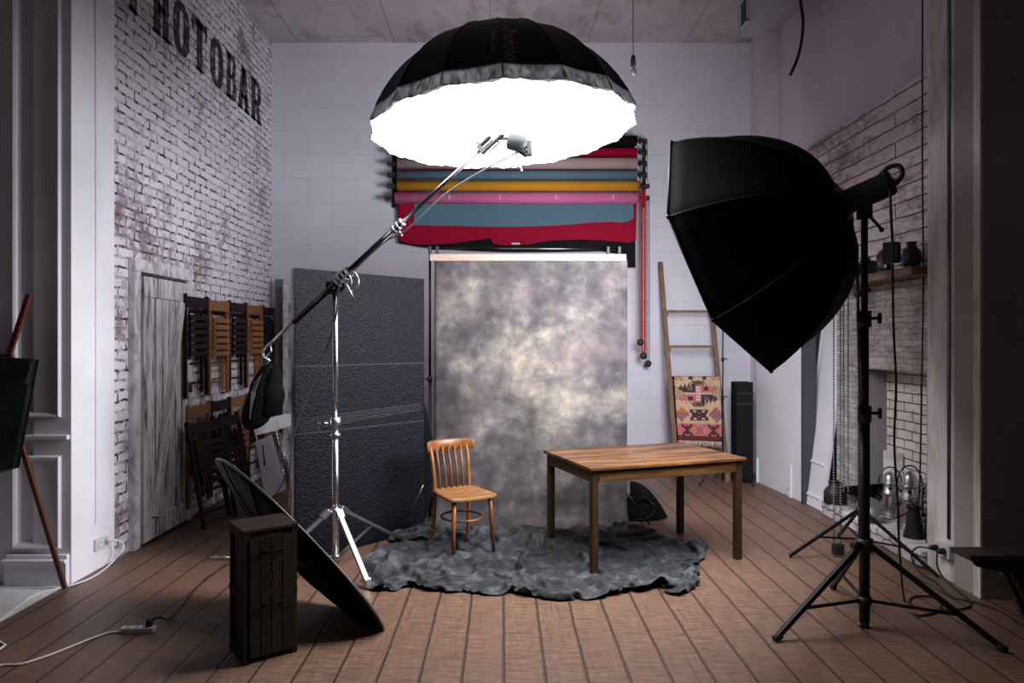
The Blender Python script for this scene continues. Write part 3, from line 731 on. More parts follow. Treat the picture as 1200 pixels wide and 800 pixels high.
def cv(a, b):
    x = -.605+1.69*a
    s = b*2.41; z = 2.31-s; y = YC-.018
    if z < .20:                      # sweeps gently forward onto the floor
        u_ = s-2.11; R_ = .20; ang = min(u_/R_, PI/2)
        if ang < PI/2: y = YC-.018-R_*(1-math.cos(ang)); z = .20-R_*math.sin(ang)
        else: y = YC-.018-R_-(u_-R_*PI/2); z = 0
        z = z+.006
    w = .012*math.sin(x*7+z*1.3)*min(1, b*2)*(1 if z > .1 else .3)
    e = .02*noise.noise(V3((x*1.5, z*1.2, 3)))*min(1, b*3)
    return (x, y+w+e*.8, z)
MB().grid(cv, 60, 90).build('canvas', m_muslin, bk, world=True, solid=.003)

# crumpled cloth on the floor
cloth_ob = MB().add(cvs, cfs, True).build('floor_cloth', m_cloth, None, solid=.002, sub=1)
tag(cloth_ob, 'crumpled dark grey-green cloth spread on the floor under chair and table', 'cloth')
# black folded reflector bundle beside the canvas
def mound(a, b):
    th = 2*PI*a; r = b; c = V3((.93,5.92,0))
    x = c.x+.30*r*math.cos(th)+.05*b; y = 6.07+.17*r*math.sin(th)
    z = .20*(1-r**2.2)*(1+.25*math.cos(th*3+1))*(.8+.5*math.cos(th))+.004
    return (x+.08, y+.0, max(.004, z+.02*noise.noise(V3((x*8,y*8,0)))*(1-r)))
rb = thing('collapsed_reflector', 'black collapsed reflector bundle lying beside the canvas foot', 'reflector', (1.1,6.2,0))
MB().grid(lambda a, b: V3(mound(a, max(b,.02)))+V3((.14,.17,0)), 40, 14, closed_u=True).build('folded_fabric', m_black_fabric, rb, world=True)
ring = [V3((1.13+.22*math.cos(t), 6.1+.05*math.sin(t*2), .11+.10*math.sin(t))) for t in [i*PI/12 for i in range(25)]]
MB().tube(ring, .007, 8).build('spring_rim', m_black, rb, world=True)
# black round folded reflector behind the chair
rr = thing('round_reflector', 'folded round black reflector standing between black panel and canvas', 'reflector', (-.69,5.98,0))
RM = Matrix.Translation((-.72,5.98,.55)) @ Matrix.Rotation(math.radians(90), 4, 'X')
MB().lathe([(.01,-.012),(.20,-.014),(.24,-.006),(.24,.006),(.20,.014),(.01,.012)], 36, RM @ Matrix.Diagonal((.42,2.2,1,1))).build('fabric', m_black_fabric, rr, world=True)
ring = [V3((-.72+.101*math.cos(t), 5.98, .55+.528*math.sin(t))) for t in [i*2*PI/40 for i in range(41)]]
MB().tube(ring, .006, 6).build('rim', m_black, rr, world=True)
tag(MB().tube([(-.66,5.62,.42),(-.80,5.66,.12)], .003, 6).build('tension_cable', m_steel), 'thin pale cord stretched between black panel and floor cloth', 'cord')

# ------------------------------------------------------------------ table
tb = thing('wooden_table', 'rectangular scorched brown wooden table standing partly on the crumpled cloth', 'table', (.606,4.62,0), (0,0,math.atan2(.4,1.132)))
TL, TW, TH = 1.2, .754, .75
MB().box(-.035, TL+.035, -.035, TW+.035, TH-.022, TH, bev=.004).build('tabletop', m_tabletop, tb)
for x, y in ((0,0),(TL,0),(0,TW),(TL,TW)):
    MB().box(x-.024+(.012 if x == 0 else -.012), x+.024+(.012 if x == 0 else -.012), y-.024+(.012 if y == 0 else -.012), y+.024+(.012 if y == 0 else -.012), .006 if x == 0 else .001, TH-.023, bev=.003).build('leg', m_tableleg, tb)
for x0, x1, y0, y1 in ((.04,TL-.04,-.012,.010),(.04,TL-.04,TW-.010,TW+.012)):
    MB().box(x0, x1, y0, y1, TH-.105, TH-.023, bev=.003).build('apron', m_apron, tb)
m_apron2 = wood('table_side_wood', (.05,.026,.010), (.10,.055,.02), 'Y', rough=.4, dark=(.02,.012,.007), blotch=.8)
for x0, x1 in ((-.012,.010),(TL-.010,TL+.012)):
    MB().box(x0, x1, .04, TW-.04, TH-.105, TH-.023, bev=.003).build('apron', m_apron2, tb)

# ------------------------------------------------------------------ chair  (local: faces -Y)
cf = V3((.5,-.866,0))
ch = thing('wooden_chair', 'small honey-brown bentwood chair with slatted back in front of the canvas', 'chair', (-.315,5.22,0), (0,0,math.atan2(cf.y,cf.x)+PI/2))
SH = .455
seat = [(-.19,-.16),(-.17,-.20),(-.08,-.222),(.08,-.222),(.17,-.20),(.19,-.16),(.185,0),(.165,.16),(.14,.195),(.06,.205),(-.06,.205),(-.14,.195),(-.165,.16),(-.185,0)]
sp = smooth_path([V3((x,y,0)) for x,y in seat+[seat[0]]], 4)[:-1]
n = len(sp); mb = MB()
lay = [(.93,-.030),(1.0,-.022),(1.0,-.008),(.96,.0),(.85,-.003),(.5,-.008)]
vs = []; fs = []
for k, z in lay:
    for p in sp: vs.append(V3((p.x*k*1.04, p.y*k*1.02, SH+z)))
for i in range(len(lay)-1):
    for k in range(n): a = i*n+k; b = i*n+(k+1) % n; fs.append((a,b,b+n,a+n))
fs.append(tuple(reversed(range(n)))); fs.append(tuple((len(lay)-1)*n+k for k in range(n))); mb.add(vs, fs, False)
mb.build('seat', m_chairseat, ch)
FL_, FR_, BL_, BR_ = (-.17,-.19), (.17,-.19), (-.15,.19), (.15,.19)
for x, y in (FL_, FR_):
    MB().tube([(x*.88,y*.88,SH-.028),(x*.93,y*.93,.25),(x,y,.006)], [.017,.0165,.012], 12).build('front_leg', m_chair, ch)
for x, y in (BL_, BR_):
    MB().tube(smooth_path([V3((x*1.03,y*1.1,.006)), V3((x,y*.98,.25)), V3((x,y*.93,SH)), V3((x*1.02,y*1.05,.62)), V3((x*1.06,y*1.32,.79))], 4), [.013+.003*min(1,i/6) for i in range(17)], 12).build('rear_leg', m_chair, ch)
def rail(z, h, r0, dep, hw, th=.018, lean=0):
    def f(a, b):
        t = (a*2-1); return V3((hw*math.sin(t*1.15)/math.sin(1.15), r0-dep*(1-math.cos(t*1.15))/(1-math.cos(1.15)), z+h*b))
    mb = MB(); N = 22; vs = []; fs = []
    for i in range(N):
        a = i/(N-1); p = f(a,0); q = f(a,1); o = V3((0,th,0)); endk = 1-.25*abs(2*a-1)**6
        m_ = (p+q)/2; p = m_+(p-m_)*endk; q = m_+(q-m_)*endk
        vs += [p, p+o, q+o*.9+V3((0,lean,0)), q+V3((0,lean,0))]
    for i in range(N-1):
        b = i*4
        for k in range(4): fs.append((b+k, b+(k+1)%4, b+4+(k+1)%4, b+4+k))
    fs.append((0,3,2,1)); b = (N-1)*4; fs.append((b,b+1,b+2,b+3)); mb.add(vs, fs, True); return mb
r_ = rail(.735, .085, .265, .085, .205, lean=.012).build('top_rail', m_chair, ch); r_.modifiers.new('bev','BEVEL').width = .004
for x in (-.10,-.05,0,.05,.10):
    MB().tube([(x,.178,SH-.005),(x*1.03,.205,.62),(x*1.06,.258-abs(x)*.10,.77)], .0085, 8).build('slat', m_chair, ch)
st = [V3((.155*math.cos(t), .005+.165*math.sin(t), .265)) for t in [i*2*PI/32 for i in range(33)]]
MB().tube(st, .010, 8).build('ring_stretcher', m_chair, ch)

# ------------------------------------------------------------------ paper rolls on the back wall
YR = 8.2; k_ = YR/800
def zc(v, Y=YR): return 1.6+(400-v)*Y/800
XR0, XR1 = -1.27, 1.60
ROLLS = [('black', 165, .060, P_BLACK, 'black paper roll, topmost in the wall rack', (0,0)), ('crimson', 178, .050, P_CRIMSON, 'thin crimson paper roll second from top in the wall rack', (0,0)), ('beige', 191.5, .068, P_BEIGE, 'beige paper roll in the wall rack', (0,0)),
 ('blue', 205, .054, P_BLUE, 'slate blue paper roll with torn sheet hanging', (0,0)), ('mustard', 218, .062, P_MUSTARD, 'mustard yellow paper roll in the wall rack', (0,.03)), ('pink', 232, .068, P_PINK, 'pink paper roll, lowest in the wall rack', (-.03,.03))]
tails = {'blue': (8.277, [(-1.07,3.3),(1.56,3.3),(1.58,3.1),(1.54,3.07),(1.50,3.055),(1.44,3.04),(1.30,3.05),(1.05,3.04),(.78,3.015),(.4,2.995),(.1,2.99),(-.2,2.99),(-.6,3.0),(-.9,3.005),(-1.09,3.01)]),
 'crimson': (8.296, [(-1.29,3.4),(1.63,3.4),(1.61,2.83),(1.52,2.80),(1.2,2.83),(.9,2.84),(.55,2.825),(.42,2.80),(.30,2.775),(.05,2.79),(-.12,2.80),(-.16,2.85),(-.35,2.83),(-.62,2.79),(-.95,2.775),(-1.15,2.785),(-1.26,2.83)]),
 'black': (8.33, [(-1.30,3.4),(1.60,3.4),(1.61,2.5),(1.52,2.5),(1.50,2.65),(1.2,2.70),(.6,2.69),(.0,2.69),(-.5,2.71),(-1.0,2.75),(-1.28,2.80)])}
for nm, v, r, m, lab, xo in ROLLS:
    z = zc(v); o = thing('paper_roll', lab, 'paper roll', (.16,YR,z), group='background paper rolls racked on the back wall')
    MX = Matrix.Translation((0,YR,z)) @ Matrix.Rotation(PI/2, 4, 'Y')
    x0, x1 = XR0+xo[0], XR1+xo[1]
    MB().lathe([(r*.6,x0),(r,x0),(r,x1),(r*.6,x1)], 28, MX).build('paper', m, o, world=True)
    for s, xe in ((-1, x0), (1, x1)):
        mb = MB().tube([(xe-.02*s,YR,z),(xe+.05*s,YR,z)], .016, 10); mb.lathe([(.01,0),(.034,.0),(.042,.012),(.02,.03),(.014,.05),(.03,.075),(.03,.09),(.01,.095)], 12, Matrix.Translation((xe+(.03*s),YR,z)) @ Matrix.Rotation(s*PI/2, 4, 'Y'))
        mb.build('end_knob', m_black_plastic, o, world=True)
    if nm in tails:
        Y, poly = tails[nm]; mb = MB(); ztop = z-.005
        pts = [(x, (ztop if zz >= 3.3 else zz)) for x, zz in poly]
        # ragged lower edge, thin sheet
        M_ = Matrix(((1,0,0,0),(0,0,-1,Y),(0,1,0,0),(0,0,0,1)))
        mb.prism(pts, .003, M_); mb.build('hanging_sheet', m, o, world=True)
    if nm == 'crimson':
        mb = MB(); mb.prism([(-.16,2.87),(-.13,2.785),(.02,2.765),(.25,2.775),(.33,2.80),(.30,2.86)], .012, Matrix(((1,0,0,0),(0,0,-1,8.29),(0,1,0,0),(0,0,0,1)))); mb.build('curled_edge', m, o, world=True)
        MB().box(.10,.20,8.272,8.276,2.775,2.795).build('tape', m_white_plastic, o, world=True)
    if nm == 'pink':
        for x in (-.65, -.05, .62, 1.30): MB().box(x, x+.012, YR-r-.004, YR-r+.004, z-.03, z+.02).build('tape', m_white_plastic, o, world=True)
for s, x, lab in ((-1, XR0-.075, 'black wall bracket carrying the end of the paper rolls beside the brick'), (1, XR1+.125, 'black wall bracket with hooks at the chain end of the paper rolls')):
    o = thing('roll_bracket', lab, 'bracket', (x,8.38,3.7))
    MB().box(x-.02, x+.02, 8.37, 8.399, 3.24, 4.08, bev=.004).build('wall_plate', m_black, o, world=True)
    for nm, v, r, m, l_, xo in ROLLS:
        z = zc(v); MB().beam((x,8.37,z-.0), (x,YR+.02,z-.01), .014, .03, bev=.003).build('hook', m_black, o, world=True)
def chain_loop(name, x, y, z0, z1, m, lab, wz=.0, gap=.02, knob=True, r=.0085, yy=0):
    mb = MB(); zz = z0
    while zz < z1:
        mb.octa((x-gap, y, zz), r); mb.octa((x+gap, y+yy, zz+.012), r); zz += .026
    mb.tube([(x-gap,y,z0),(x-gap,y,z1)], .003, 5); mb.tube([(x+gap,y+yy,z0),(x+gap,y+yy,z1)], .003, 5)
    o = thing(name, lab, 'chain', (x,y,z0)); mb.build('bead_chain', m, o, world=True)
    if knob: MB().ball((x, y, z0-.03), .042, 12, (1,.7,1)).build('chain_weight', m_black_plastic, o, world=True)
    return o
chain_loop('hanging_pull_chain', 1.665, 8.12, zc(414,8.12), zc(222,8.12), m_red, 'long red bead pull chain hanging beside the paper rolls', r=.017, gap=.016)
chain_loop('hanging_pull_chain', 1.745, 8.24, zc(423,8.24), zc(232,8.24), m_black_plastic, 'long black bead pull chain hanging beside the red one', gap=.014)
chain_loop('hanging_pull_chain', 1.612, 8.04, zc(398,8.1), zc(190,8.1), m_black_plastic, 'slim black bead chain hanging just behind the red chain', gap=.006, r=.006)
chain_loop('hanging_pull_chain', 1.68, 8.08, zc(212,8.08), zc(165,8.08), m_darkgreen, 'short dark green bead chain at the upper roll brackets', gap=.02, knob=False)

# ------------------------------------------------------------------ ladder with kilim
ld = thing('wooden_ladder', 'tall leaning wooden ladder against the back wall', 'ladder', at(822,560,7.8)*1)
ld.location.z = 0
def rail_pt(u, v, yb=7.75, yt=8.33):       # on the leaning plane
    lo_z, hi_z = 0, 2.6
    Y = yb
    for _ in range(20):
        z = 1.6+(400-v)*Y/800; Y = yb+(yt-yb)*max(0, min(1, z/hi_z))
    return at(u, v, Y)
la, lb = rail_pt(774,307), rail_pt(794,564); ra, rb2 = rail_pt(829,307), rail_pt(853,564)
lb.z = 0.002; rb2.z = .002
for a, b in ((la, lb), (ra, rb2)):
    MB().beam(b+V3((0,0,.0)), a, .05, .035, bev=.004).build('rail', m_ladder, ld, world=True)
for v in (364, 406, 446, 497, 540):
    zz = [1.6+(400-v)*8.0/800]
    def onr(p, q): t = (zz[0]-q.z)/(p.z-q.z); return q.lerp(p, t)
    p, q = onr(la, lb), onr(ra, rb2)
    rg = MB().beam(p, q, .045, .03, bev=.004).build('rung', m_ladder, ld, world=True)
    for e, s in ((p, 1), (q, -1)): MB().beam(e+V3((.03*s,0,-.015)), e+V3((.03*s,0,-.06)), .02, .03, bev=.003).build('rung_block', m_ladder, rg, world=True)
# kilim: one woven sheet, pattern as coloured cells
KC = {'b': (.52,.36,.23), 'd': (.06,.022,.022), 'p': (.50,.13,.14), 'o': (.45,.16,.06), 'g': (.05,.06,.03), 'y': (.45,.33,.12), 'r': (.10,.018,.018), 'v': (.11,.09,.10), 'c': (.58,.48,.38)}
kk = list(KC); kmats = [plain('wool_'+{'b':'sand','d':'brown','p':'pink','o':'orange','g':'moss','y':'gold','r':'maroon','v':'slate','c':'cream'}[k], KC[k], .9, var=.2, scale=60, bump=.4) for k in kk]
KW, KH = 45, 64
def kcol(i, j):
    x = i-KW/2+.5; y = j
    ax = abs(x)
    if y < 4: return 'o' if ax > 13 and (ax+y) % 5 > 1 else ('d' if 4 < ax < 9 and y < 3 else 'b')
    if 46 <= y: 
        if y >= 60: return 'r'
        if y == 46 or y == 59: return 'd' if y == 59 else 'b'
        yy = y-53
        for cx, cc in ((-13,'d'),(0,'g'),(14,'d')):
            dx = abs(x-cx); dy = abs(yy)
            if cc == 'd' and ((dx < 2 and dy < 5) or (abs(dx-dy) < 1.6 and dx < 6) or (dy == 5 and 2 < dx < 5)): return 'd'
            if cc == 'g' and abs(dx-dy) < 1 and dx < 5: return 'g'
            if cc == 'g' and ((dx+dy) in (7,)): return 'y'
        return 'p'
    if 4 <= y < 30:
        cy = 16.5; dy = y-cy; q = (x > 0) == (dy > 0)
        if ax < 2.5: return 'c' if (y % 3) and 8 < y < 25 else ('g' if y < 8 or y > 25 else 'p')
        if ax < 7 and abs(dy) > 9 and (y+int(ax)) % 4 < 3: return 'g'
        t = abs(dy)+ (int(ax) % 4)*1.2
        if ax < 19 and abs(dy) > .6 and t < 13-ax*.28 and abs(dy) > (ax-11)*.55:
            if 5 < ax < 11 and 3 < abs(dy) < 7: return 'v' if q else 'd'
            return 'd' if q else 'p'
        if ax > 13 and (int(ax)+int(abs(dy))) % 3 == 0 and abs(dy) < 7: return 'g'
        return 'b'
    if 30 <= y < 46:
        yy = y-38
        if ax < 10:
            dx = abs(ax-4.5); 
            if (abs(dx-abs(yy)) < 1.6 and abs(yy) < 6) or (abs(yy) < 1.2 and ax < 8) or (abs(yy) in (5,) and dx < 4.5): return 'd'
            return 'b'
        dx = ax-17
        if abs(dx)+abs(yy+1) < 7+ (int(ax+y) % 3): return 'o' if (x < 0 and yy < -2) else ('p' if (int(dx)+yy) % 4 < 2 else 'v')
        return 'b'
    return 'b'
kl = thing('kilim_rug', 'folded pink and sand patterned kilim draped over the ladder rungs', 'rug', (0,0,0))
ktl, ktr, kbl, kbr = at(789,441,7.92), at(843,441,7.92), at(794,515,7.80), at(845,517,7.80)
def kp(a, b):
    p = ktl.lerp(ktr, a).lerp(kbl.lerp(kbr, a), b); return p + V3((0, .010*math.sin(a*9+b*3)-.035, 0))
mb = MB(); base = []
for j in range(KH+1):
    for i in range(KW+1): base.append(kp(i/KW, j/KH))
mb.v = base
for j in range(KH):
    for i in range(KW):
        a = j*(KW+1)+i; mb.f.append((a, a+1, a+KW+2, a+KW+1)); mb.smooth.append(True); mb.mi.append(kk.index(kcol(i, j)))
kl.location = kp(.5, 1)
mb.build('woven_face', kmats, kl, world=True, solid=.006)
mb = MB().grid(lambda a, b: kp(a, 0)+V3((0, .005+.10*math.sin(b*PI/2)*1.0, .012*math.sin(b*PI)-.0-.02*b)), 12, 8)
mb.grid(lambda a, b: V3((kp(a,0).x+.02*b, 8.02-.05*b, kp(a,0).z-.02-b*.75)), 12, 8)
mb.build('rear_fall', plain('dark_wool', (.035,.02,.02), .9), kl, world=True, solid=.005)
mb = MB()
for i in range(60):
    p = kp((i+.5)/60, 1); mb.tube([p, p+V3((random.uniform(-.01,.01), -.008, -.03)), p+V3((random.uniform(-.014,.014), -.004, -.055-random.uniform(0,.02)))], [.004,.004,.002], 5)
mb.build('fringe', kmats[kk.index('c')], kl, world=True)
# slim black stand behind the ladder, black strip case, back-wall details
def light_stand(name, lab, P, h, legz, R, a0, r=.012, m=None, three=(0, 2.094, 4.189), hub=None):
    m = m or m_black
    o = thing(name, lab, 'light stand', P)
    MB().tube([(0,0,.03),(0,0,h*.5)], r, 12).build('lower_pole', m, o); MB().tube([(0,0,h*.48),(0,0,h)], r*.75, 12).build('upper_pole', m, o)
    mb = MB()
    for z in (h*.5, h*.72):
        mb = MB().lathe([(r*.8,0),(r*1.7,0),(r*1.7,.045),(r*.8,.045)], 12, Matrix.Translation((0,0,z-.03))); mb.tube([(0,0,z),(r*3.2,-r*1.5,z)], r*.5, 8); mb.ball((r*3.6,-r*1.6,z), r*1.0, 8)
        mb.build('clamp_knob', m_black_plastic, o)
    for k in range(3):
        a = a0+three[k]; c, s = math.cos(a), math.sin(a)
        lg = MB().tube([(r*1.2*c, r*1.2*s, legz), (R*c, R*s, .014)], r*.62, 8).build('leg', m, o)
        MB().tube([(R*.97*c,R*.97*s,.024),(R*1.03*c,R*1.03*s,.006)], r*.95, 8).build('rubber_foot', m_rubber, lg)
        t = .5; q = V3((R*t*c, R*t*s, legz*(1-t)))
        MB().tube([(r*c,r*s,.09+legz*.12), q], r*.4, 6).build('brace', m, o)
    mb = MB().lathe([(r,0),(r*1.8,0),(r*1.8,.04),(r,.04)], 12, Matrix.Translation((0,0,legz-.02))); mb.lathe([(r,0),(r*1.6,0),(r*1.6,.03),(r,.03)], 12, Matrix.Translation((0,0,.075+legz*.12)))
    mb.build('leg_collar', m_black_plastic, o)
    return o
sp_ = at(847,560,7.72); light_stand('light_stand', 'slim black light stand just behind the kilim ladder', (sp_.x,7.72,0), 1.95, .32, .34, -.6, .010)
cx = at(873,560,7.72)
o = thing('strip_case', 'tall narrow black case standing by the back wall next to the ladder', 'case', (cx.x,7.78,0))
MB().box(cx.x-.095, cx.x+.095, 7.72, 7.92, .0, 1.14, bev=.012).build('case_body', plain('case_black', (.006,.006,.007), .7, spec=.2), o, world=True)
for z in (.88, 1.0): MB().box(cx.x-.098, cx.x+.098, 7.715, 7.72, z, z+.025).tube([(cx.x-.02,7.712,z+.012),(cx.x+.02,7.712,z+.012)], .008, 8).build('strap', m_rubber, o, world=True)
o = thing('wall_socket', 'small white double socket low on the back wall under the table', 'socket', at(767,556,8.39))
MB().box(-.05,.05,-.018,0,-.03,.03,Matrix.Translation(at(767,551,8.395)),bev=.006).build('cover_plate', m_white_plastic, o, world=True)
mb = MB()
for dx in (-.025,.025): mb.lathe([(.001,0),(.016,0),(.016,.004),(.001,.004)], 12, frame(at(767,551,8.375)+V3((dx,0,0)), (0,-1,0)))
mb.build('socket_hole', m_black_plastic, o, world=True)

# white foam board and leaning door at the right
o = thing('foam_board', 'tall white foam board standing by the back wall near the octagonal softbox', 'board', (2.9,7.3,0))
a = fl(886,564); b = fl(941,589); a.z = b.z = 0; dd = (b-a).normalized(); M_ = frame(a, (0,0,1), dd)
MB().box(0, (b-a).length, 0, .05, 0, 2.15, M_, bev=.004).build('board_face', m_whiteboard, o, world=True)
MB().box(.05,.055,-.02,0,.0,.28,M_).build('stiffener', m_whiteboard, o, world=True)
mb = MB(); Lb = (b-a).length; mb.box(Lb-.26,Lb-.22,-.014,-.0,.0,.33,M_); mb.beam(M_@V3((Lb-.24,-.007,.15)), M_@V3((Lb-.34,-.007,.02)), .02,.012); mb.build('support_strut', m_whiteboard, o, world=True)
mb = MB().box(Lb+.02, Lb+.06, -.03,.10, 0, 2.1, M_)
o2 = tag(mb.build('shaded_gap_board', plain('gap_shade_slate', (.05,.05,.075), .7)), 'narrow dark board edge tinted for the shaded gap beside the white foam board', 'board')  # board edge, slate tint stands for the wall gap in shade
o = thing('white_door_leaf', 'loose white panelled door leaf leaning by the fireplace stone', 'door leaf', (2.95,6.5,0))
p0, p1 = V3((2.975,6.87,0)), V3((2.985,6.40,0))
M_ = frame(p0, V3((.13,.0,1)), (p1-p0)); w_ = .46
MB().box(0,w_,0,.035,.005,2.03,M_,bev=.004).build('leaf', m_whiteboard, o, world=True)
mb = MB(); mb.box(.02,w_-.06,-.012,0,.42,.445,M_,bev=.004); mb.box(.02,w_-.06,-.012,0,.10,.125,M_,bev=.004); mb.box(.02,.045,-.012,0,.42,2.0,M_,bev=.004)
mb.build('raised_molding', m_panel_trim, o, world=True)

# ------------------------------------------------------------------ octagonal softbox + strobe + stand
OD = V3((-.68,.665,-.308)).normalized(); OA = V3((1.925,3.9,2.38)); OR_, ODp, OROLL = .809, .632, -.134
ox = OD.cross(V3((0,0,1))).normalized(); oy = ox.cross(OD)
def octa_pt(k, t, rr=None, inset=0):
    ph = 1.12*t; r0 = .09
    r = r0+(OR_-r0)*math.sin(ph)/math.sin(1.12); s = ODp*(1-math.cos(ph))/(1-math.cos(1.12))
    a = OROLL+k*PI/4; r *= (1-inset)
    return OA + OD*s + (ox*math.cos(a)+oy*math.sin(a))*r
sb = thing('octagonal_softbox', 'large black octagonal softbox tilted down towards the set', 'softbox', OA)
mb = MB(); NS = 14; SEG = 6; vs = []; fs = []
for j in range(NS+1):
    t = j/NS
    for k in range(8):
        for q in range(SEG):
            f_ = q/SEG; p = octa_pt(k, t).lerp(octa_pt(k+1, t), f_)
            c = OA+OD*((p-OA).dot(OD)); sag = .035*math.sin(PI*f_)*math.sin(PI*min(1,t*1.0))*1.0
            vs.append(p.lerp(c, sag))
n = 8*SEG
for j in range(NS):
    for k in range(n): a = j*n+k; b = j*n+(k+1) % n; fs.append((a,a+n,b+n,b))
mb.add(vs, fs, True); mb.build('fabric_shell', m_black_fabric, sb, world=True, solid=.003)
mb = MB()
for k in range(8): mb.tube([octa_pt(k, j/12) for j in range(13)], .006, 6)
mb.build('seams', plain('seam_black', (.005,.005,.006), .7), sb, world=True)
mb = MB(); vs = [OA+OD*(ODp-.004)]+[octa_pt(k,1,inset=.012)-OD*.004 for k in range(8)]; mb.add(vs, [(0,1+k,1+(k+1)%8) for k in range(8)]); mb.build('front_diffuser', m_octafront, sb, world=True)
mb = MB()
for k in range(8):
    p, q = octa_pt(k,1), octa_pt(k+1,1); mb.tube([p+OD*.004,q+OD*.004], .007, 6); mb.ball(p, .014, 8)
mb.build('rim_piping', m_black, sb, world=True)
MB().lathe([(.06,-.02),(.10,-.02),(.10,.02),(.06,.02)], 24, frame(OA, OD)).build('mounting_ring', m_black, sb, world=True)
s_o = thing('studio_strobe', 'black studio strobe mounted behind the octagonal softbox', 'strobe', OA-OD*.15)
SM = frame(OA-OD*.02, -OD, (0,0,1))
MB().lathe([(.01,0),(.078,.0),(.078,.02),(.070,.03),(.070,.245),(.062,.262),(.01,.265)], 24, SM, sy=.92).build('body', plain('strobe_black', (.02,.02,.022), .45), s_o, world=True)
hp = [SM@V3((.065,0,.22)), SM@V3((.085,0,.27)), SM@V3((.07,0,.315)), SM@V3((.03,0,.32)), SM@V3((.0,0,.30)), SM@V3((-.02,0,.26))]
MB().tube(smooth_path(hp), .013, 10).build('handle', m_black_plastic, s_o, world=True)
for y in (-.03,0,.03): MB().lathe([(.001,0),(.009,0),(.009,.008),(.001,.008)], 10, SM@Matrix.Translation((.02,y,.263))).build('dial', m_steel, s_o, world=True)
MB().box(-.03,.03,-.035,.035,-.09,-.0,Matrix.Translation(V3((2.02,3.82,2.375))),bev=.008).build('tilt_bracket', m_black_plastic, s_o, world=True)
MB().tube([(2.05,3.82,2.30),(2.10,3.80,2.23)], .009, 8).ball((2.105,3.8,2.222), .015, 8).build('tilt_lever', m_black_plastic, s_o, world=True)
S1 = V3((2.02,3.82,0))
o = thing('heavy_light_stand', 'tall black tripod stand holding the octagonal softbox, largest of the black stands', 'light stand', S1)
MB().tube([(0,0,.035),(0,0,1.22)], .028, 16).build('lower_pole', m_black, o); MB().tube([(0,0,1.2),(0,0,1.75)], .023, 14).build('middle_pole', m_black, o); MB().tube([(0,0,1.72),(0,0,2.30)], .018, 14).build('upper_pole', m_black, o)
for z in (1.2, 1.73):
    mb = MB().lathe([(.02,0),(.036,0),(.036,.09),(.02,.09)], 14, Matrix.Translation((0,0,z-.05))); mb.tube([(.03,0,z),(.075,-.01,z)], .009, 8); mb.beam((.08,-.01,z-.03), (.08,-.01,z+.03), .022, .016, bev=.005); mb.build('clamp_knob', m_black_plastic, o)
mb = MB().lathe([(.02,0),(.045,0),(.045,.07),(.02,.07)], 14, Matrix.Translation((0,0,.43))); mb.tube([(-.03,-.02,.47),(-.09,-.04,.47)], .018, 10); mb.build('leg_collar', m_black_plastic, o)
MB().lathe([(.02,0),(.038,0),(.038,.04),(.02,.04)], 14, Matrix.Translation((0,0,.135))).build('brace_collar', m_black_plastic, o)
MB().tube([(0,0,.002),(0,0,.04)], .024, 12).build('pole_tip', m_rubber, o)
for F in (fl(910,751), fl(1176,764), fl(976,690)):
    F = V3((F.x-S1.x, F.y-S1.y, 0)); d = F.normalized()
    lg = MB().beam(d*.035+V3((0,0,.46)), F+V3((0,0,.018)), .022, .030, bev=.004).build('leg', m_black, o)
    MB().tube([F-d*.03+V3((0,0,.028)), F+d*.015+V3((0,0,.012))], .018, 8).build('rubber_foot', m_rubber, lg)
    p = d*.035+V3((0,0,.46)); q = p.lerp(F, .66)
    MB().beam(d*.03+V3((0,0,.155)), q, .012, .018, bev=.003).build('brace', m_black, o)
# second stand with clamp and green chains
S2 = V3((2.64,5.05,0))
o = thing('chain_stand', 'thinner black tripod stand behind the softbox stand carrying green chains', 'light stand', S2)
MB().tube([(0,0,.05),(0,0,1.2)], .016, 12).build('lower_pole', m_black, o); MB().tube([(0,0,1.18),(-.03,0,2.33)], .012, 12).build('upper_pole', m_black, o)
MB().lathe([(.016,0),(.03,0),(.03,.06),(.016,.06)], 12, Matrix.Translation((0,0,.32))).build('leg_collar', m_black_plastic, o)
for F in (fl(925,654), fl(1101,679), V3((2.72,5.55,0))):
    F = V3((F.x-S2.x, F.y-S2.y, 0)); d = F.normalized()
    MB().beam(d*.025+V3((0,0,.35)), F+V3((0,0,.015)), .018, .022, bev=.003).build('leg', m_black, o)
    MB().beam(d*.02+V3((0,0,.14)), (d*.025+V3((0,0,.35))).lerp(F, .55), .010, .014, bev=.002).build('brace', m_black, o)
mb = MB().box(-.13,-.07,-.04,.04,2.17,2.40,bev=.008); mb.tube([(-.10,0,2.3),(-.02,0,2.3)], .018, 10); mb.ball((-.10,-.05,2.2), .03, 10); mb.ball((-.10,-.05,2.34), .025, 10)
mb.build('clamp_head', m_black_plastic, o)
mb = MB().tube([(-.03,0,1.95),(.03,-.03,1.98)], .012, 8); mb.ball((.045,-.03,1.98), .02, 8); mb.lathe([(.012,0),(.024,0),(.024,.05),(.012,.05)], 10, Matrix.Translation((-.02,0,1.93))); mb.build('clamp_knob', m_black_plastic, o)
def gchain(us, Y, v0, v1, lab):
    mb = MB()
    for u in us:
        a = at(u, v0, Y); b = at(u, v1, Y); zz = b.z
        while zz < a.z:
            mb.octa((a.x, Y, zz), .0085); zz += .021
        mb.tube([a, b], .003, 5)
    o = thing('green_chain', lab, 'chain', at(us[0], v1, Y)); mb.build('bead_chain', m_green, o, world=True); return o
g1 = gchain((977,985), 5.07, 285, 640, 'longest green bead chain loop with black weight near the floor')
MB().box(-.04,.04,-.025,.025,-.06,.02,Matrix.Translation(at(982,640,5.07)),bev=.012).build('chain_weight', m_black_plastic, g1, world=True)
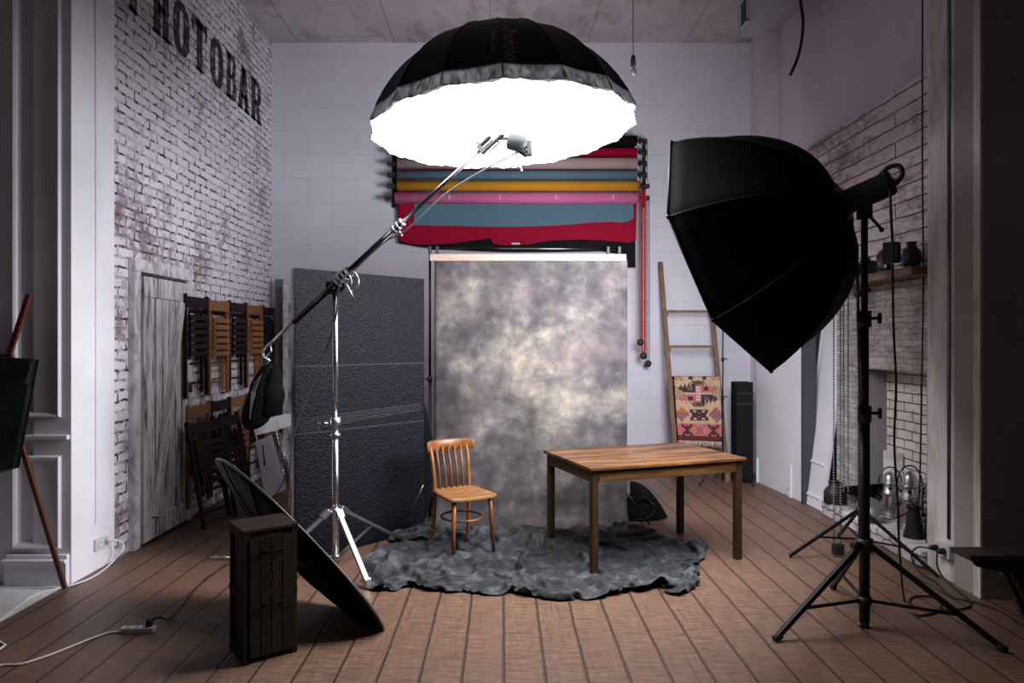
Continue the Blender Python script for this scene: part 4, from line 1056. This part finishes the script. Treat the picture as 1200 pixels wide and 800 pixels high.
gchain((988.5,994), 5.2, 290, 575, 'shorter green bead chain loop hanging behind the longest one')

# ------------------------------------------------------------------ crate and black round reflector (front left)
c0 = V3((-1.281,3.36,0)); c1 = V3((-1.068,3.517,0))
ca = math.atan2(c1.y-c0.y, c1.x-c0.x); cw = .27
co = thing('wooden_crate', 'upright dark wooden crate with panelled sides under the big black disc', 'crate', (c0.x,c0.y,0), (0,0,ca))
CD, CHh = .25, .65
mb = MB().box(.012, cw-.012, .012, CD-.012, .012, CHh-.012); mb.build('inner_box', m_crate, co)
mb = MB()
for x0 in (0, cw-.028):
    for y0 in (0, CD-.028): mb.box(x0, x0+.028, y0, y0+.028, 0, CHh, bev=.003)
for z0 in (0, CHh*.5-.02, CHh-.035):
    mb.box(-.002, .012, .0, CD, z0, z0+.036, bev=.003); mb.box(cw-.012, cw+.002, 0, CD, z0, z0+.036, bev=.003)
mb.build('corner_frame', m_crate, co)
MB().box(-.004, cw+.004, -.004, CD+.004, CHh-.001, CHh+.016, bev=.003).build('lid', m_crate, co)
mb = MB()
for i in range(4): x = .03+i*.054; mb.box(x, x+.050, -.006, .0, .03, CHh-.03, bev=.002)
mb.build('front_boards', m_crate, co)
for z in (.28, .545):
    MB().tube([(.10,-.006,z),(.10,-.03,z+.008),(.19,-.03,z+.008),(.19,-.006,z)], .007, 8).build('rope_handle', m_black_fabric, co)
random.seed(3); mb = MB()
for z0, z1, x0, x1 in ((.58,.635,.11,.17), (.33,.50,.08,.20), (.06,.2,.11,.17)):
    mb.box(x0, x1, -.0075, -.0065, z0, z0+.002); mb.box(x0, x1, -.0075, -.0065, z1-.002, z1); mb.box(x0, x0+.002, -.0075, -.0065, z0, z1); mb.box(x1-.002, x1, -.0075, -.0065, z0, z1)
    zz = z0+.01
    while zz < z1-.015:
        xx = x0+.012
        while xx < x1-.02:
            if random.random() < .7:
                w = random.uniform(.005,.012); mb.box(xx, xx+w, -.0078, -.0064, zz+random.uniform(0,.006), zz+.009)
                if random.random() < .5: mb.box(xx+w*.4, xx+w*.4+.002, -.0078, -.0064, zz, zz+.012)
            xx += .017
        zz += .018
mb.build('printed_marks', m_crate_ink, co)
# disc
DP0 = V3((-.665,3.787,.0)); c_ = V3((-1.215,3.985,.432)); a_ = (c_-DP0).normalized(); HA = .72; HB = .35
m_ = a_.cross((V3((0,0,1.6))-c_).normalized()).normalized(); vv = (V3((0,0,1.6))-c_).normalized(); vv = (vv-a_*vv.dot(a_)).normalized()
if m_.z < 0: m_ = -m_
nb = (-m_*.98+vv*.19).normalized(); b_ = a_.cross(nb).normalized(); nb = b_.cross(a_).normalized()
if nb.z > 0: nb = -nb
c_ = V3((-.665,3.787,.0)) + a_*HA
ds = thing('disc_reflector', 'big round black ribbed reflector tilted against the wooden crate', 'reflector', DP0)
def dsk(a, b, dome_=.085):
    th = 2*PI*a; ribs = .004*abs(math.sin(th*8))
    return c_ + a_*(HA*b*math.cos(th)) + b_*(HB*b*math.sin(th)) + nb*(dome_*(1-b**2.4)+ribs*b+.004)
MB().grid(lambda a, b: dsk(a, max(b,.01)), 96, 16, closed_u=True).build('ribbed_back', m_disc, ds, world=True, solid=.002)
MB().grid(lambda a, b: c_+a_*(HA*.985*max(b,.01)*math.cos(2*PI*a))+b_*(HB*.985*max(b,.01)*math.sin(2*PI*a))-nb*(.004+.02*(1-b*b)), 64, 8, closed_u=True).build('front_cover', plain('disc_front', (.012,.012,.013), .6, spec=.15), ds, world=True)
MB().tube([c_+a_*(HA*math.cos(t))+b_*(HB*math.sin(t)) for t in [i*2*PI/96 for i in range(97)]], .008, 8).build('rim', plain('rim_grey', (.05,.05,.055), .3), ds, world=True)
mb = MB()
for i in range(12):
    th = 2*PI*i/12; mb.tube([dsk(i/12, .05+.95*j/8)+nb*.003 for j in range(9)], .003, 5)
mb.build('ribs', plain('rib_black', (.009,.009,.01), .35), ds, world=True)

# ------------------------------------------------------------------ power strip and cables
PS = fl(163,741)
ps = thing('power_strip', 'white power strip lying on the planks with one black plug', 'power strip', PS, (0,0,.06))
MB().box(-.095,.085,-.022,.022,0,.034,bev=.008).build('strip_body', m_white_plastic, ps)
for x in (-.055,-.01,.035):
    MB().lathe([(.001,0),(.017,0),(.017,.0015),(.001,.0015)], 14, Matrix.Translation((x,0,.034))).build('socket_well', plain('socket_shadow_grey', (.35,.35,.36), .5), ps)
pl = MB().lathe([(.017,0),(.019,.01),(.017,.03),(.01,.04)], 12, Matrix.Translation((.055,0,.036))); pl.tube([(.055,0,.06),(.08,.01,.075),(.10,.03,.07)], .008, 8)
tag(pl.build('black_plug', m_black_plastic, None), 'black plug pushed into the white power strip', 'plug'); bpy.data.objects['black_plug'].location = PS; bpy.data.objects['black_plug'].rotation_euler = Euler((0,0,.06))
def floor_path(px, z=.006): return smooth_path([fl(u, v)+V3((0,0,z)) for u, v in px])
wc1 = MB().tube(floor_path([(144,741),(125,743),(95,754),(60,768),(25,779),(0,781),(-40,792)]), .006, 8); tag(wc1.build('white_cable', m_white_cable), 'white cable lying between the power strip and picture edge', 'cable')
pts = [PS+V3((.10,.035,.07))] + [fl(u,v)+V3((0,0,.006)) for u,v in ((200,725),(222,700),(240,680),(262,665),(285,655))]
tag(MB().tube(smooth_path(pts), .005, 8).build('black_cable', m_black_plastic), 'thin black cable running from the power strip behind the crate', 'cable')
SK = V3((XL+.022, 4.83, 1.6+(400-638)*4.83/800+.02))
so = thing('wall_socket', 'white wall socket low on the white pillar by the brick wall', 'socket', SK)
MB().box(XL+.012, XL+.03, 4.74, 4.90, SK.z-.04, SK.z+.04, bev=.005).build('cover_plate', m_white_plastic, so, world=True)
mb = MB()
for y in (4.785,4.855): mb.lathe([(.02,0),(.022,.002),(.018,.004),(.016,.001)], 16, frame((XL+.03, y, SK.z), (1,0,0)))
mb.build('socket_well', m_white_plastic, so, world=True)
pp = thing('white_plug', 'white plug in the wall socket with its cable falling to the planks', 'plug', (XL+.04,4.86,SK.z))
MB().lathe([(.018,0),(.018,.02),(.012,.035),(.006,.04)], 12, frame((XL+.032,4.862,SK.z),(1,0,0))).build('plug_body', m_white_plastic, pp, world=True)
pts = [V3((XL+.07,4.87,SK.z)), V3((XL+.10,4.93,SK.z-.03)), V3((XL+.11,4.93,.10))]+[fl(u,v)+V3((0,0,.006)) for u,v in ((127,664),(112,675),(95,683),(70,690),(40,698),(20,712),(0,727),(-30,750))]
MB().tube(smooth_path(pts), .006, 8).build('plug_cable', m_white_cable, pp, world=True)
tag(MB().tube([fl(-20,752)+V3((0,0,.006)), fl(-2,752)+V3((0,0,.006)), fl(6,757)+V3((0,0,.006)), fl(-4,765)+V3((0,0,.006)), fl(-20,766)+V3((0,0,.006))], .006, 8).build('white_cable', m_white_cable), 'small loop of white cable at the picture edge near the easel', 'cable')
tag(MB().tube([fl(247,656)+V3((0,0,.02)), fl(270,656)+V3((0,0,.02))], .008, 8).ball(fl(247,656)+V3((0,0,.02)), .010, 8).build('metal_rod', m_steel), 'short metal rod sticking out behind the wooden crate', 'rod')

# ------------------------------------------------------------------ easel with painting (left edge)
ez = thing('easel', 'reddish brown wooden easel in front of the panelled wall', 'easel', (-2.9,4.3,0))
p0 = fl(76,689); MB().beam(p0+V3((0,0,.002)), at(20,505,4.36), .028, .022, up=(0,1,0), bev=.003).build('leg', m_easel, ez, world=True)
MB().beam(at(20,505,4.36), at(8,460,4.38), .028, .022, up=(0,1,0), bev=.003).build('leg_upper', m_easel, ez, world=True)
MB().beam(at(34,345,4.40), at(6,430,4.38), .032, .022, up=(0,1,0), bev=.003).build('mast', m_easel, ez, world=True)
q = fl(-60,700); MB().beam(V3((q.x,4.1,.002)), at(-20,400,4.36), .028, .022, up=(0,1,0), bev=.003).build('leg', m_easel, ez, world=True)
MB().box(-.04,.04,-.012,.012,-.012,.012, Matrix.Translation(at(8,417,4.36)), bev=.004).build('top_clamp', m_easel, ez, world=True)
MB().lathe([(.001,0),(.012,0),(.012,.02),(.001,.02)], 10, frame(at(21,507,4.34), (0,-1,0))).build('wing_bolt', m_steel, ez, world=True)
pt = thing('canvas_painting', 'dark painted canvas tilted on the easel at the picture edge', 'painting', at(0,500,4.25))
C = [at(-95,411,4.25), at(38,421,4.25), at(15,548,4.25), at(-125,590,4.25)]
def slab(cs, th, dy):
    mb = MB(); vs = [p.copy() for p in cs]+[p+V3(dy)*th for p in cs]
    return mb.add(vs, [(0,3,2,1),(4,5,6,7),(0,1,5,4),(1,2,6,5),(2,3,7,6),(3,0,4,7)])
t = NT('dark_painting'); nn = t.noise(t.pos(), 6, 6, .6, 1); t.base(t.ramp(nn, [(.4, (.010,.012,.012)), (.6, (.02,.045,.028)), (.72, (.06,.05,.035))])); t.rough(.35)
slab(C, .02, (.9,.45,-.0)).build('painted_face', [t.m], pt, world=True)
slab([p+V3((.019,.0095,0)) for p in C], .012, (1,.4,0)).build('stretcher_bar', m_darkwood, pt, world=True)
e0, e1 = at(33,449,4.243), at(39,424,4.243); ex = (e1-e0); ey = V3((-ex.z,0,ex.x)).normalized(); mb = MB(); rw = random.Random(5); tt = 0
while tt < 1:                        # tiny lettering too small to read
    w_ = rw.uniform(.03,.055); p = e0+ex*tt; q = e0+ex*(tt+w_*.6); hh = rw.uniform(.012,.02)
    mb.add([p, q, q+ey*hh, p+ey*hh], [(0,1,2,3)]); tt += w_+.012
mb.build('edge_wording', plain('wording_white', (.5,.5,.5), .6), pt, world=True)

# ------------------------------------------------------------------ folding chairs
def folding_chair(name, lab, loc, rot, mw, group, slats=6, H=.92, W=.43):
    o = thing(name, lab, 'folding chair', loc, rot, group)       # local: x width, z up, y thickness (folded flat)
    for s in (-1, 1): MB().box(s*W/2-.014, s*W/2+.014, -.045, -.012, 0, H, bev=.005).build('side_post', mw, o)
    for s in (-1, 1): MB().box(s*(W/2-.035)-.013, s*(W/2-.035)+.013, -.012, .018, .03, H*.83, bev=.005).build('folding_leg', mw, o)
    MB().box(-W/2+.014, W/2-.014, -.042, -.02, H-.115, H-.02, bev=.005).build('backrest', mw, o)
    st = MB().box(-W/2+.05, -W/2+.078, .019, .04, H*.36, H*.82, bev=.003); st.box(W/2-.078, W/2-.05, .019, .04, H*.36, H*.82, bev=.003)
    for i in range(slats):
        z = H*.40+i*(H*.42/slats); st.box(-W/2+.028, W/2-.028, -.068, -.05, z, z+.046, bev=.003)
    st.box(-W/2+.03, -W/2+.055, -.05, -.04, H*.37, H*.84); st.box(W/2-.055, W/2-.03, -.05, -.04, H*.37, H*.84)
    st.build('slatted_seat', mw, o)
    for z in (.12, .30): MB().tube([(-W/2+.02,-.0,z),(W/2-.02,0,z)], .010, 8).build('stretcher', mw, o)
    return o
RW = (0,0,PI/2)     # facing +X (off the brick wall)
def wall_rot(): return (0,0,PI/2)
grp = 'folding chairs hung flat on the brick wall'
ups = [('dark', 'dark brown folding chair hung nearest the plank door in the upper row'), ('oak', 'orange oak folding chair hung second from the plank door in the upper row'), ('dark', 'dark brown folding chair hung between the two oak ones in the upper row'), ('oak', 'orange oak folding chair hung second from the room corner in the upper row'), ('dark', 'dark brown folding chair hung nearest the room corner in the upper row')]
base_d = folding_chair('folding_chair', ups[0][1], (XL+.05, 6.18, 1.10), RW, m_darkwood, grp)
base_o = folding_chair('folding_chair', ups[1][1], (XL+.05, 6.66, 1.09), RW, m_oak, grp)
for i, y in ((2,7.14),(3,7.62),(4,8.10)):
    src = base_d if ups[i][0] == 'dark' else base_o
    dup(src, (XL+.05, y, 1.10), RW, ups[i][1])
lows = [('oak','orange oak folding chair hung nearest the plank door in the lower row'), ('dark','dark brown folding chair hung second from the plank door in the lower row'), ('oak','orange oak folding chair hung in the middle of the lower row'), ('dark','dark brown folding chair behind the hanging bag in the lower row'), ('oak','orange oak folding chair hung at the corner end of the lower row')]
for i, (k, lab) in enumerate(lows):
    dup(base_d if k == 'dark' else base_o, (XL+.05, 6.22+i*.48, .12), RW, lab)
MB().box(XL, XL+.012, 5.98, 8.36, 1.86, 1.9).build('chair_hook_rail', m_darkwood, wl)
ln = 'folding chairs leaning in front of the brick wall'
dup(base_d, (-2.52, 6.03, .0), (-.20,0,PI/2-.25), 'dark folding chair standing on the floor leaning below the first hung chairs', ln)
dup(base_d, (-2.50, 6.47, .0), (-.20,0,PI/2-.15), 'dark folding chair standing behind the leaning one nearest the door', ln)
def wire_chair(lab, loc, rot):
    o = thing('steel_folding_chair', lab, 'folding chair', loc, rot, 'chrome folding chairs leaning by the wall')
    W, H = .40, .86
    for s in (-1, 1):
        MB().tube([(s*W/2,0,0),(s*W/2,0,H-.06),(s*(W/2-.05),0,H)], .010, 8).build('frame_tube', m_chrome, o)
        MB().tube([(s*(W/2-.03),.03,0),(s*(W/2-.03),.03,H*.62)], .009, 8).build('rear_tube', m_chrome, o)
    MB().box(-W/2+.01, W/2-.01, -.012, .004, H-.14, H, bev=.006).build('backrest', m_white_plastic, o)
    mb = MB()
    for i in range(14): z = .24+i*.032; mb.tube([(-W/2+.03,-.02,z),(W/2-.03,-.02,z)], .004, 6)
    mb.tube([(-W/2+.03,-.02,.22),(-W/2+.03,-.02,.68)], .007, 8); mb.tube([(W/2-.03,-.02,.22),(W/2-.03,-.02,.68)], .007, 8)
    mb.build('wire_seat', m_chrome, o); return o
w1 = wire_chair('chrome wire folding chair with white backrest leaning among the dark chairs', (-2.16,6.72,0), (-.26,0,PI/2-.2))
dup(w1, (-2.10,7.16,0), (-.28,0,PI/2-.25), 'second chrome wire folding chair leaning behind the white-backed one')
wp = thing('heater_panel', 'white flat panel with dangling cable leaning below the hanging bag', 'panel', (-2.2,6.2,0))
C = [at(297,518,6.25), at(316,509,6.45), at(333,571,6.35), at(309,583,6.15)]
slab(C, .035, (-.6,.75,0)).build('panel_body', m_white_plastic, wp, world=True)
MB().tube(smooth_path([at(305,520,6.2), at(306,532,6.2), at(307,540,6.2)]), .006, 6).ball(at(307,541,6.2), .018, 8, (.7,.7,1.6)).build('plug_lead', m_black_plastic, wp, world=True)
MB().tube(smooth_path([at(333,540,6.33), at(330,560,6.22), at(320,578,6.12), at(311,588,6.1)]), .005, 6).build('side_lead', m_black_plastic, wp, world=True)
wp.location = (C[3].x, C[3].y, 0)
MB().box(-.02,.02,-.02,.02,0,.16,Matrix.Translation((C[3].x+.0,C[3].y+.12,0))).build('stand_foot', m_darkwood, wp, world=True)
# pale shelf upright and grey strip for the black panel's shadow in the corner
gu = thing('pale_shelf_frame', 'narrow pale wooden shelf frame standing behind the black panel', 'shelf frame', (-2.55,8.0,0))
x0 = at(333,400,8.1).x; x1 = at(349,400,8.1).x
for x in (x0, x1+.2): MB().box(x, x+.05, 8.05, 8.10, 0, 2.27, bev=.004).build('upright', m_doorframe, gu, world=True)
for z in (.02,.55,1.05,1.55,2.05): MB().box(x0+.05, x1+.2, 8.04, 8.2, z, z+.03, bev=.003).build('shelf', m_doorframe, gu, world=True)
tag(MB().box(at(322,0,8.2).x, at(331,0,8.2).x, 8.20, 8.24, 0, 2.35, bev=.004).build('panel_shadow_strip', plaster('panel_shadow_strip', (.16,.15,.17))), 'narrow grey strip for the shadow of the black panel in the corner', 'board')  # upright strip coloured grey as the shadow cast by the black panel

# ------------------------------------------------------------------ hanging bulb, ceiling wires
hb = thing('hanging_bulb', 'bare clear bulb hanging on a black cord from the ceiling', 'pendant bulb', at(742,72,6.0))
P = at(742,72,6.0)
MB().tube([P+V3((0,0,.03)), V3((P.x,P.y,ZC))], .004, 6).build('cord', m_black_plastic, hb, world=True)
MB().lathe([(.006,.06),(.016,.05),(.022,.02),(.022,-.035),(.018,-.04)], 14, Matrix.Translation(P)).build('lamp_holder', m_black_plastic, hb, world=True)
MB().lathe([(.014,-.04),(.018,-.06),(.03,-.085),(.032,-.105),(.024,-.128),(.004,-.138)], 16, Matrix.Translation(P)).build('bulb', m_glass, hb, world=True)
MB().tube([P+V3((-.006,0,-.05)),P+V3((-.01,0,-.1)),P+V3((.01,0,-.1)),P+V3((.006,0,-.05))], .0015, 5).build('filament', m_steel, hb, world=True)
for k, (pts, lab) in enumerate([([V3((-.10,5.6,ZC)), V3((-.105,5.6,ZC-.28)), V3((-.12,5.55,ZC-.9))], 'thin wire hanging from the ceiling above the umbrella'),
     ([V3((-.14,5.9,ZC)), V3((-.12,5.9,ZC-.15)), V3((-.08,5.9,ZC-.30)), V3((-.09,5.85,ZC-.6))], 'kinked wire dangling from the ceiling beside the straight one'),
     ([V3((.36,5.9,ZC)), V3((.36,5.9,ZC-.6))], 'short wire hanging from the ceiling above the umbrella shoulder')]):
    tag(MB().tube(smooth_path(pts), .005, 6).build('ceiling_cable', m_black_plastic), lab, 'wire')
bx = MB().box(-.13,-.04,5.85,5.95,ZC-.03,ZC-.001,bev=.006); tag(bx.build('ceiling_box', plain('box_ochre', (.2,.14,.06), .6)), 'small junction box on the ceiling above the umbrella', 'junction box')
pts = [V3((at(935,0,7.0).x,7.0,ZC)), at(938,0,7.0), at(941,25,7.0), at(939,50,7.0), at(934,70,7.0), at(926,88,7.0)]
tag(MB().tube(smooth_path(pts), .016, 8).build('hanging_cable', m_black_plastic), 'thick black cable end dangling from the ceiling near the air duct', 'cable')
pts = [V3((3.04,4.95,ZC)), at(1081,60,4.93), at(1081,200,4.92), at(1082,330,4.92), at(1080,460,4.92), at(1078,560,4.92), at(1076,590,4.93)]
tag(MB().tube(smooth_path(pts), .006, 8).build('hanging_cable', m_black_plastic), 'long thin black cable hanging down the fireplace brick beside the column', 'cable')

# strobe cable with power brick, floor loops, right-hand socket
st_c = [at(1043,222,3.62), at(1044,250,3.62), at(1046,283,3.62)]
tag(MB().tube(smooth_path(st_c), .007, 8).build('strobe_cable', m_black_plastic), 'short black cable from the strobe down to its power brick', 'cable')
pb = thing('power_brick', 'small black power brick hanging on the strobe cable', 'power brick', at(1045,308,3.62))
MB().box(-.035,.035,-.03,.03,-.055,.055,Matrix.Translation(at(1045,296,3.62)) @ RotZ(.5),bev=.006).build('brick_body', m_black_plastic, pb, world=True)
MB().box(-.028,.002,-.0312,-.0305,-.04,.04,Matrix.Translation(at(1045,296,3.62)) @ RotZ(.5)).build('rating_label', plain('label_grey', (.22,.21,.23), .5), pb, world=True)
pts = [at(1046,309,3.62), at(1047,380,3.63), at(1050,450,3.65), at(1048,520,3.68), at(1052,590,3.72), at(1054,640,3.78)]+[fl(u,v)+V3((0,0,.008)) for u,v in ((1060,705),(1075,722),(1100,716),(1098,702),(1072,700),(1066,708),(1090,716),(1130,714),(1137,706),(1124,695))]+[V3((2.88,4.46,.05)), V3((2.86,4.50,.12)), V3((2.885,4.54,.20))]
tag(MB().tube(smooth_path(pts), .006, 8).build('strobe_cable', m_black_plastic), 'black cable hanging from the power brick and looping over the floor', 'cable')
so = thing('wall_socket', 'white socket box with black plugs on the whitewashed column', 'socket', (2.97,4.55,.2))
MB().box(2.935,2.979,4.50,4.66,.16,.25,bev=.006).build('cover_plate', m_white_plastic, so, world=True)
for y in (4.54,4.62):
    o = MB().lathe([(.02,0),(.022,.015),(.016,.04),(.008,.055)], 12, frame((2.934,y,.205),(-1,0,0))).build('black_plug', m_black_plastic)
    tag(o, 'black plug in the column socket, ' + ('nearer the dark wall' if y < 4.58 else 'nearer the fireplace'), 'plug')
pts = [V3((2.885,4.62,.20)), V3((2.84,4.68,.19)), V3((2.82,4.72,.12)), V3((2.84,4.66,.03)), V3((2.86,4.5,.008)), fl(1115,700)+V3((0,0,.008)), fl(1160,712)+V3((0,0,.008)), fl(1210,740)+V3((0,0,.008))]
tag(MB().tube(smooth_path(pts), .006, 8).build('extension_cable', m_black_plastic), 'black cable from the column socket running to the dark side table', 'cable')

# ------------------------------------------------------------------ fireplace gear on the hearth
HZ = .127
def par_can(lab, P, h, r, tilt=0):
    o = thing('par_lamp', lab, 'stage lamp', P, (tilt,0,0), 'silver stage lamps standing on the hearth')
    k = h/.42
    MB().lathe([(r*.92,0),(r,.0),(r,.012*k),(r*.93,.018*k),(r*.93,.20*k),(r*.97,.205*k),(r*.93,.212*k),(r*.93,.235*k),(r*.80,.25*k),(r*.80,.285*k),(r*.72,.30*k),(r*.62,.32*k),(r*.60,.36*k),(r*.4,.385*k),(r*.15,.40*k),(.003,.405*k)], 26).build('can_body', m_steel, o)
    mb = MB()
    for z in (.03,.215,.30): mb.lathe([(r*1.0,0),(r*1.03,.003),(r*1.0,.008)], 26, Matrix.Translation((0,0,z*k)))
    mb.build('rim_band', m_chrome, o)
    mb = MB()
    for i in range(6): a = i*PI/3; mb.box(-.012,.012,-.003,.003,-.012,.012, Matrix.Translation((r*.80*math.cos(a), r*.80*math.sin(a), .267*k)) @ RotZ(a+PI/2))
    mb.build('vent_slot', m_black, o)
    MB().tube(smooth_path([V3((-r*1.08,0,.17*k)), V3((-r*1.1,0,.33*k)), V3((-r*.5,0,.43*k)), V3((r*.5,0,.43*k)), V3((r*1.1,0,.33*k)), V3((r*1.08,0,.17*k))]), .006, 8).build('yoke', m_darkchrome, o)
    for s in (-1,1): MB().lathe([(.002,0),(.014,0),(.014,.014),(.002,.014)], 10, frame((s*r*1.0,0,.17*k),(s,0,0))).build('yoke_knob', m_black_plastic, o)
    return o
def onh(u, v, z=HZ): Y = (1.6-z)*800/(v-400); return V3(((u-590)*Y/800, Y, z))
par_can('silver stage lamp standing next to the round black dish', onh(1043,606), .40, .085)
par_can('tallest silver stage lamp, in the middle of the hearth', onh(1066,619), .47, .09)
par_can('silver stage lamp partly hidden behind the black ribbed snoot', V3((3.24,5.13,HZ)), .42, .08)
def snoot(lab, P):
    o = thing('snoot', lab, 'snoot', P, group='black ribbed snoots on the hearth')
    prof = []
    for i in range(13):
        z = .21*i/12; r = .075-.035*i/12; prof += [(r, z), (r-.007, z+.009)]
    MB().lathe(prof, 22).build('ribbed_cone', m_black_plastic, o); MB().lathe([(.042,.21),(.05,.215),(.05,.24),(.03,.25)], 16).build('collar', m_black, o)
    MB().tube([(0,0,.22),(-.05,.02,.17),(-.11,.05,.13)], .006, 8).build('lever', m_black, o); return o
snoot('black ribbed cone snoot on the hearth edge nearest the column', onh(1071,629)); snoot('second black ribbed snoot tucked beside the column end of the hearth', V3((3.17,4.99,HZ)))
def dish(name, lab, P, r, d, n, m=None, tilt=(0,0,1)):
    o = thing(name, lab, 'reflector dish', P)
    M_ = frame(P, tilt); m = m or m_black_fabric
    MB().lathe([(r*.3,0),(r*.34,d*.12),(r*.8,d*.5),(r*.97,d*.9),(r,d),(r*.96,d),(r*.9,d*.85),(r*.2,d*.2)], 30, M_).build('bowl', m, o, world=True)
    MB().lathe([(r*.25,-.05),(r*.3,-.05),(r*.32,0),(r*.25,0)], 20, M_).build('mount_collar', m_black, o, world=True)
    MB().lathe([(r*.985,d-.004),(r*1.02,d),(r*.985,d+.004)], 30, M_).build('rim', plain('dish_rim', (.12,.13,.15), .3), o, world=True)
    return o
dish('beauty_dish', 'wide black dish reflector propped against the firebox jamb', V3((3.13,5.88,HZ+.13)), .21, .10, 1, tilt=(-.05,.25,.85), m=m_black_fabric)
dish('reflector_dish', 'small black reflector dish lying on the hearth before the stage lamps', V3((3.03,5.62,HZ+.055)), .10, .10, 1, tilt=(-.5,-.5,.5))
pot = thing('black_pot', 'squat black pot-shaped reflector at the far end of the hearth', 'reflector dish', V3((3.02,6.22,HZ)))
MB().lathe([(.085,0),(.095,.01),(.095,.10),(.08,.13),(.055,.15),(.05,.19),(.045,.2)], 24).build('pot_body', m_black_plastic, pot)
MB().lathe([(.05,.185),(.056,.19),(.056,.20),(.05,.205)], 20).build('rim', m_black, pot)
o = thing('white_box', 'small white box leaning behind the silver stage lamps', 'box', V3((3.3,5.75,HZ)))
MB().box(3.27,3.35,5.72,5.88,HZ,.66,bev=.006).build('box_body', m_whiteboard, o, world=True)
MB().box(3.268,3.352,5.718,5.882,.60,.665,bev=.006).build('lid', m_white_plastic, o, world=True)
# on the mantel
MZ = 2.137
mc = thing('old_camera', 'dark old camera standing on the mantel beam behind the softbox stand', 'camera', (2.98,5.62,MZ))
MB().box(-.05,.05,-.09,.09,0,.12,bev=.01).build('camera_body', m_black_plastic, mc); MB().lathe([(.04,0),(.045,.02),(.04,.07),(.03,.075)], 18, frame((-.05,-.01,.055),(-1,-.3,0))).build('lens', m_black, mc); MB().box(-.03,.03,-.03,.04,.12,.155,bev=.008).build('viewfinder', m_darkchrome, mc)
mc = thing('desk_lamp', 'small black lamp with round head on the mantel beam', 'lamp', (2.98,5.28,MZ))
MB().lathe([(.055,0),(.055,.012),(.02,.03),(.012,.08)], 18).build('base', m_black, mc); MB().lathe([(.015,0),(.05,.03),(.062,.08),(.055,.085)], 18, frame((0,0,.09),(-.6,-.5,.3))).build('lamp_head', m_black_plastic, mc)
mc = thing('wall_shadow_form', 'dark squat form standing in for a wall shadow by the column', 'shadow form', (3.0,5.02,MZ))  # solid dark form built in place of a blurry shadow on the wall
MB().lathe([(.03,0),(.055,.02),(.07,.07),(.06,.13),(.03,.16),(.035,.19)], 20).build('shadow_form_body', m_black_plastic, mc); MB().lathe([(.033,.185),(.04,.19),(.036,.195)], 20).build('rim', m_darkchrome, mc)

# ------------------------------------------------------------------ dark side table (right edge)
sd = thing('side_table', 'dark carved wooden side table cut off by the picture edge', 'table', (2.9,3.85,0))
ya = 3.72; pA = at(1137,651,ya); ztt = pA.z
MB().box(pA.x, 3.9, ya, ya+.17, ztt-.03, ztt+.0, bev=.008).build('tabletop', m_darktable, sd, world=True)
pr = [(pA.x+.04, ztt-.03),(3.8,ztt-.03),(3.8,ztt-.12),(pA.x+.44,ztt-.17),(pA.x+.30,ztt-.12),(pA.x+.18,ztt-.10),(pA.x+.07,ztt-.075)]
MB().prism(pr, .025, Matrix(((1,0,0,0),(0,0,-1,ya+.07),(0,1,0,0),(0,0,0,1)))).build('carved_apron', m_darktable, sd, world=True)
for y in (ya+.05, ya+.13):
    MB().beam((pA.x+.26,y,ztt-.06), (pA.x+.44,y,.0), .05, .035, up=(0,1,0), bev=.006).build('leg', m_darktable, sd, world=True); MB().beam((3.8,y,ztt-.06), (3.7,y,.0), .05, .05, up=(0,1,0), bev=.006).build('leg', m_darktable, sd, world=True)
MB().ball((pA.x+.20,ya+.035,ztt-.105), .010, 8).build('knob', m_steel, sd, world=True)

# ------------------------------------------------------------------ light, world, camera
w = bpy.data.worlds.new('studio_ambient'); scn.world = w; w.use_nodes = True
bgN = w.node_tree.nodes['Background']; bgN.inputs[0].default_value = (.66,.60,.72,1); bgN.inputs[1].default_value = .03
cam = bpy.data.cameras.new('camera'); co_ = bpy.data.objects.new('camera', cam); COL.objects.link(co_)
cam.sensor_width = 36; cam.lens = 24.0; cam.shift_x = 10/1200; cam.clip_start = .05
co_.location = (0,0,1.6); co_.rotation_euler = Euler((PI/2,0,0)); scn.camera = co_
scn.view_settings.view_transform = 'Standard'; scn.view_settings.look = 'None'; scn.view_settings.exposure = .15; scn.view_settings.gamma = 1; scn.view_settings.use_curve_mapping = False
scn.cycles.use_denoising = True; scn.cycles.max_bounces = 8; scn.cycles.diffuse_bounces = 5; scn.cycles.sample_clamp_indirect = 6
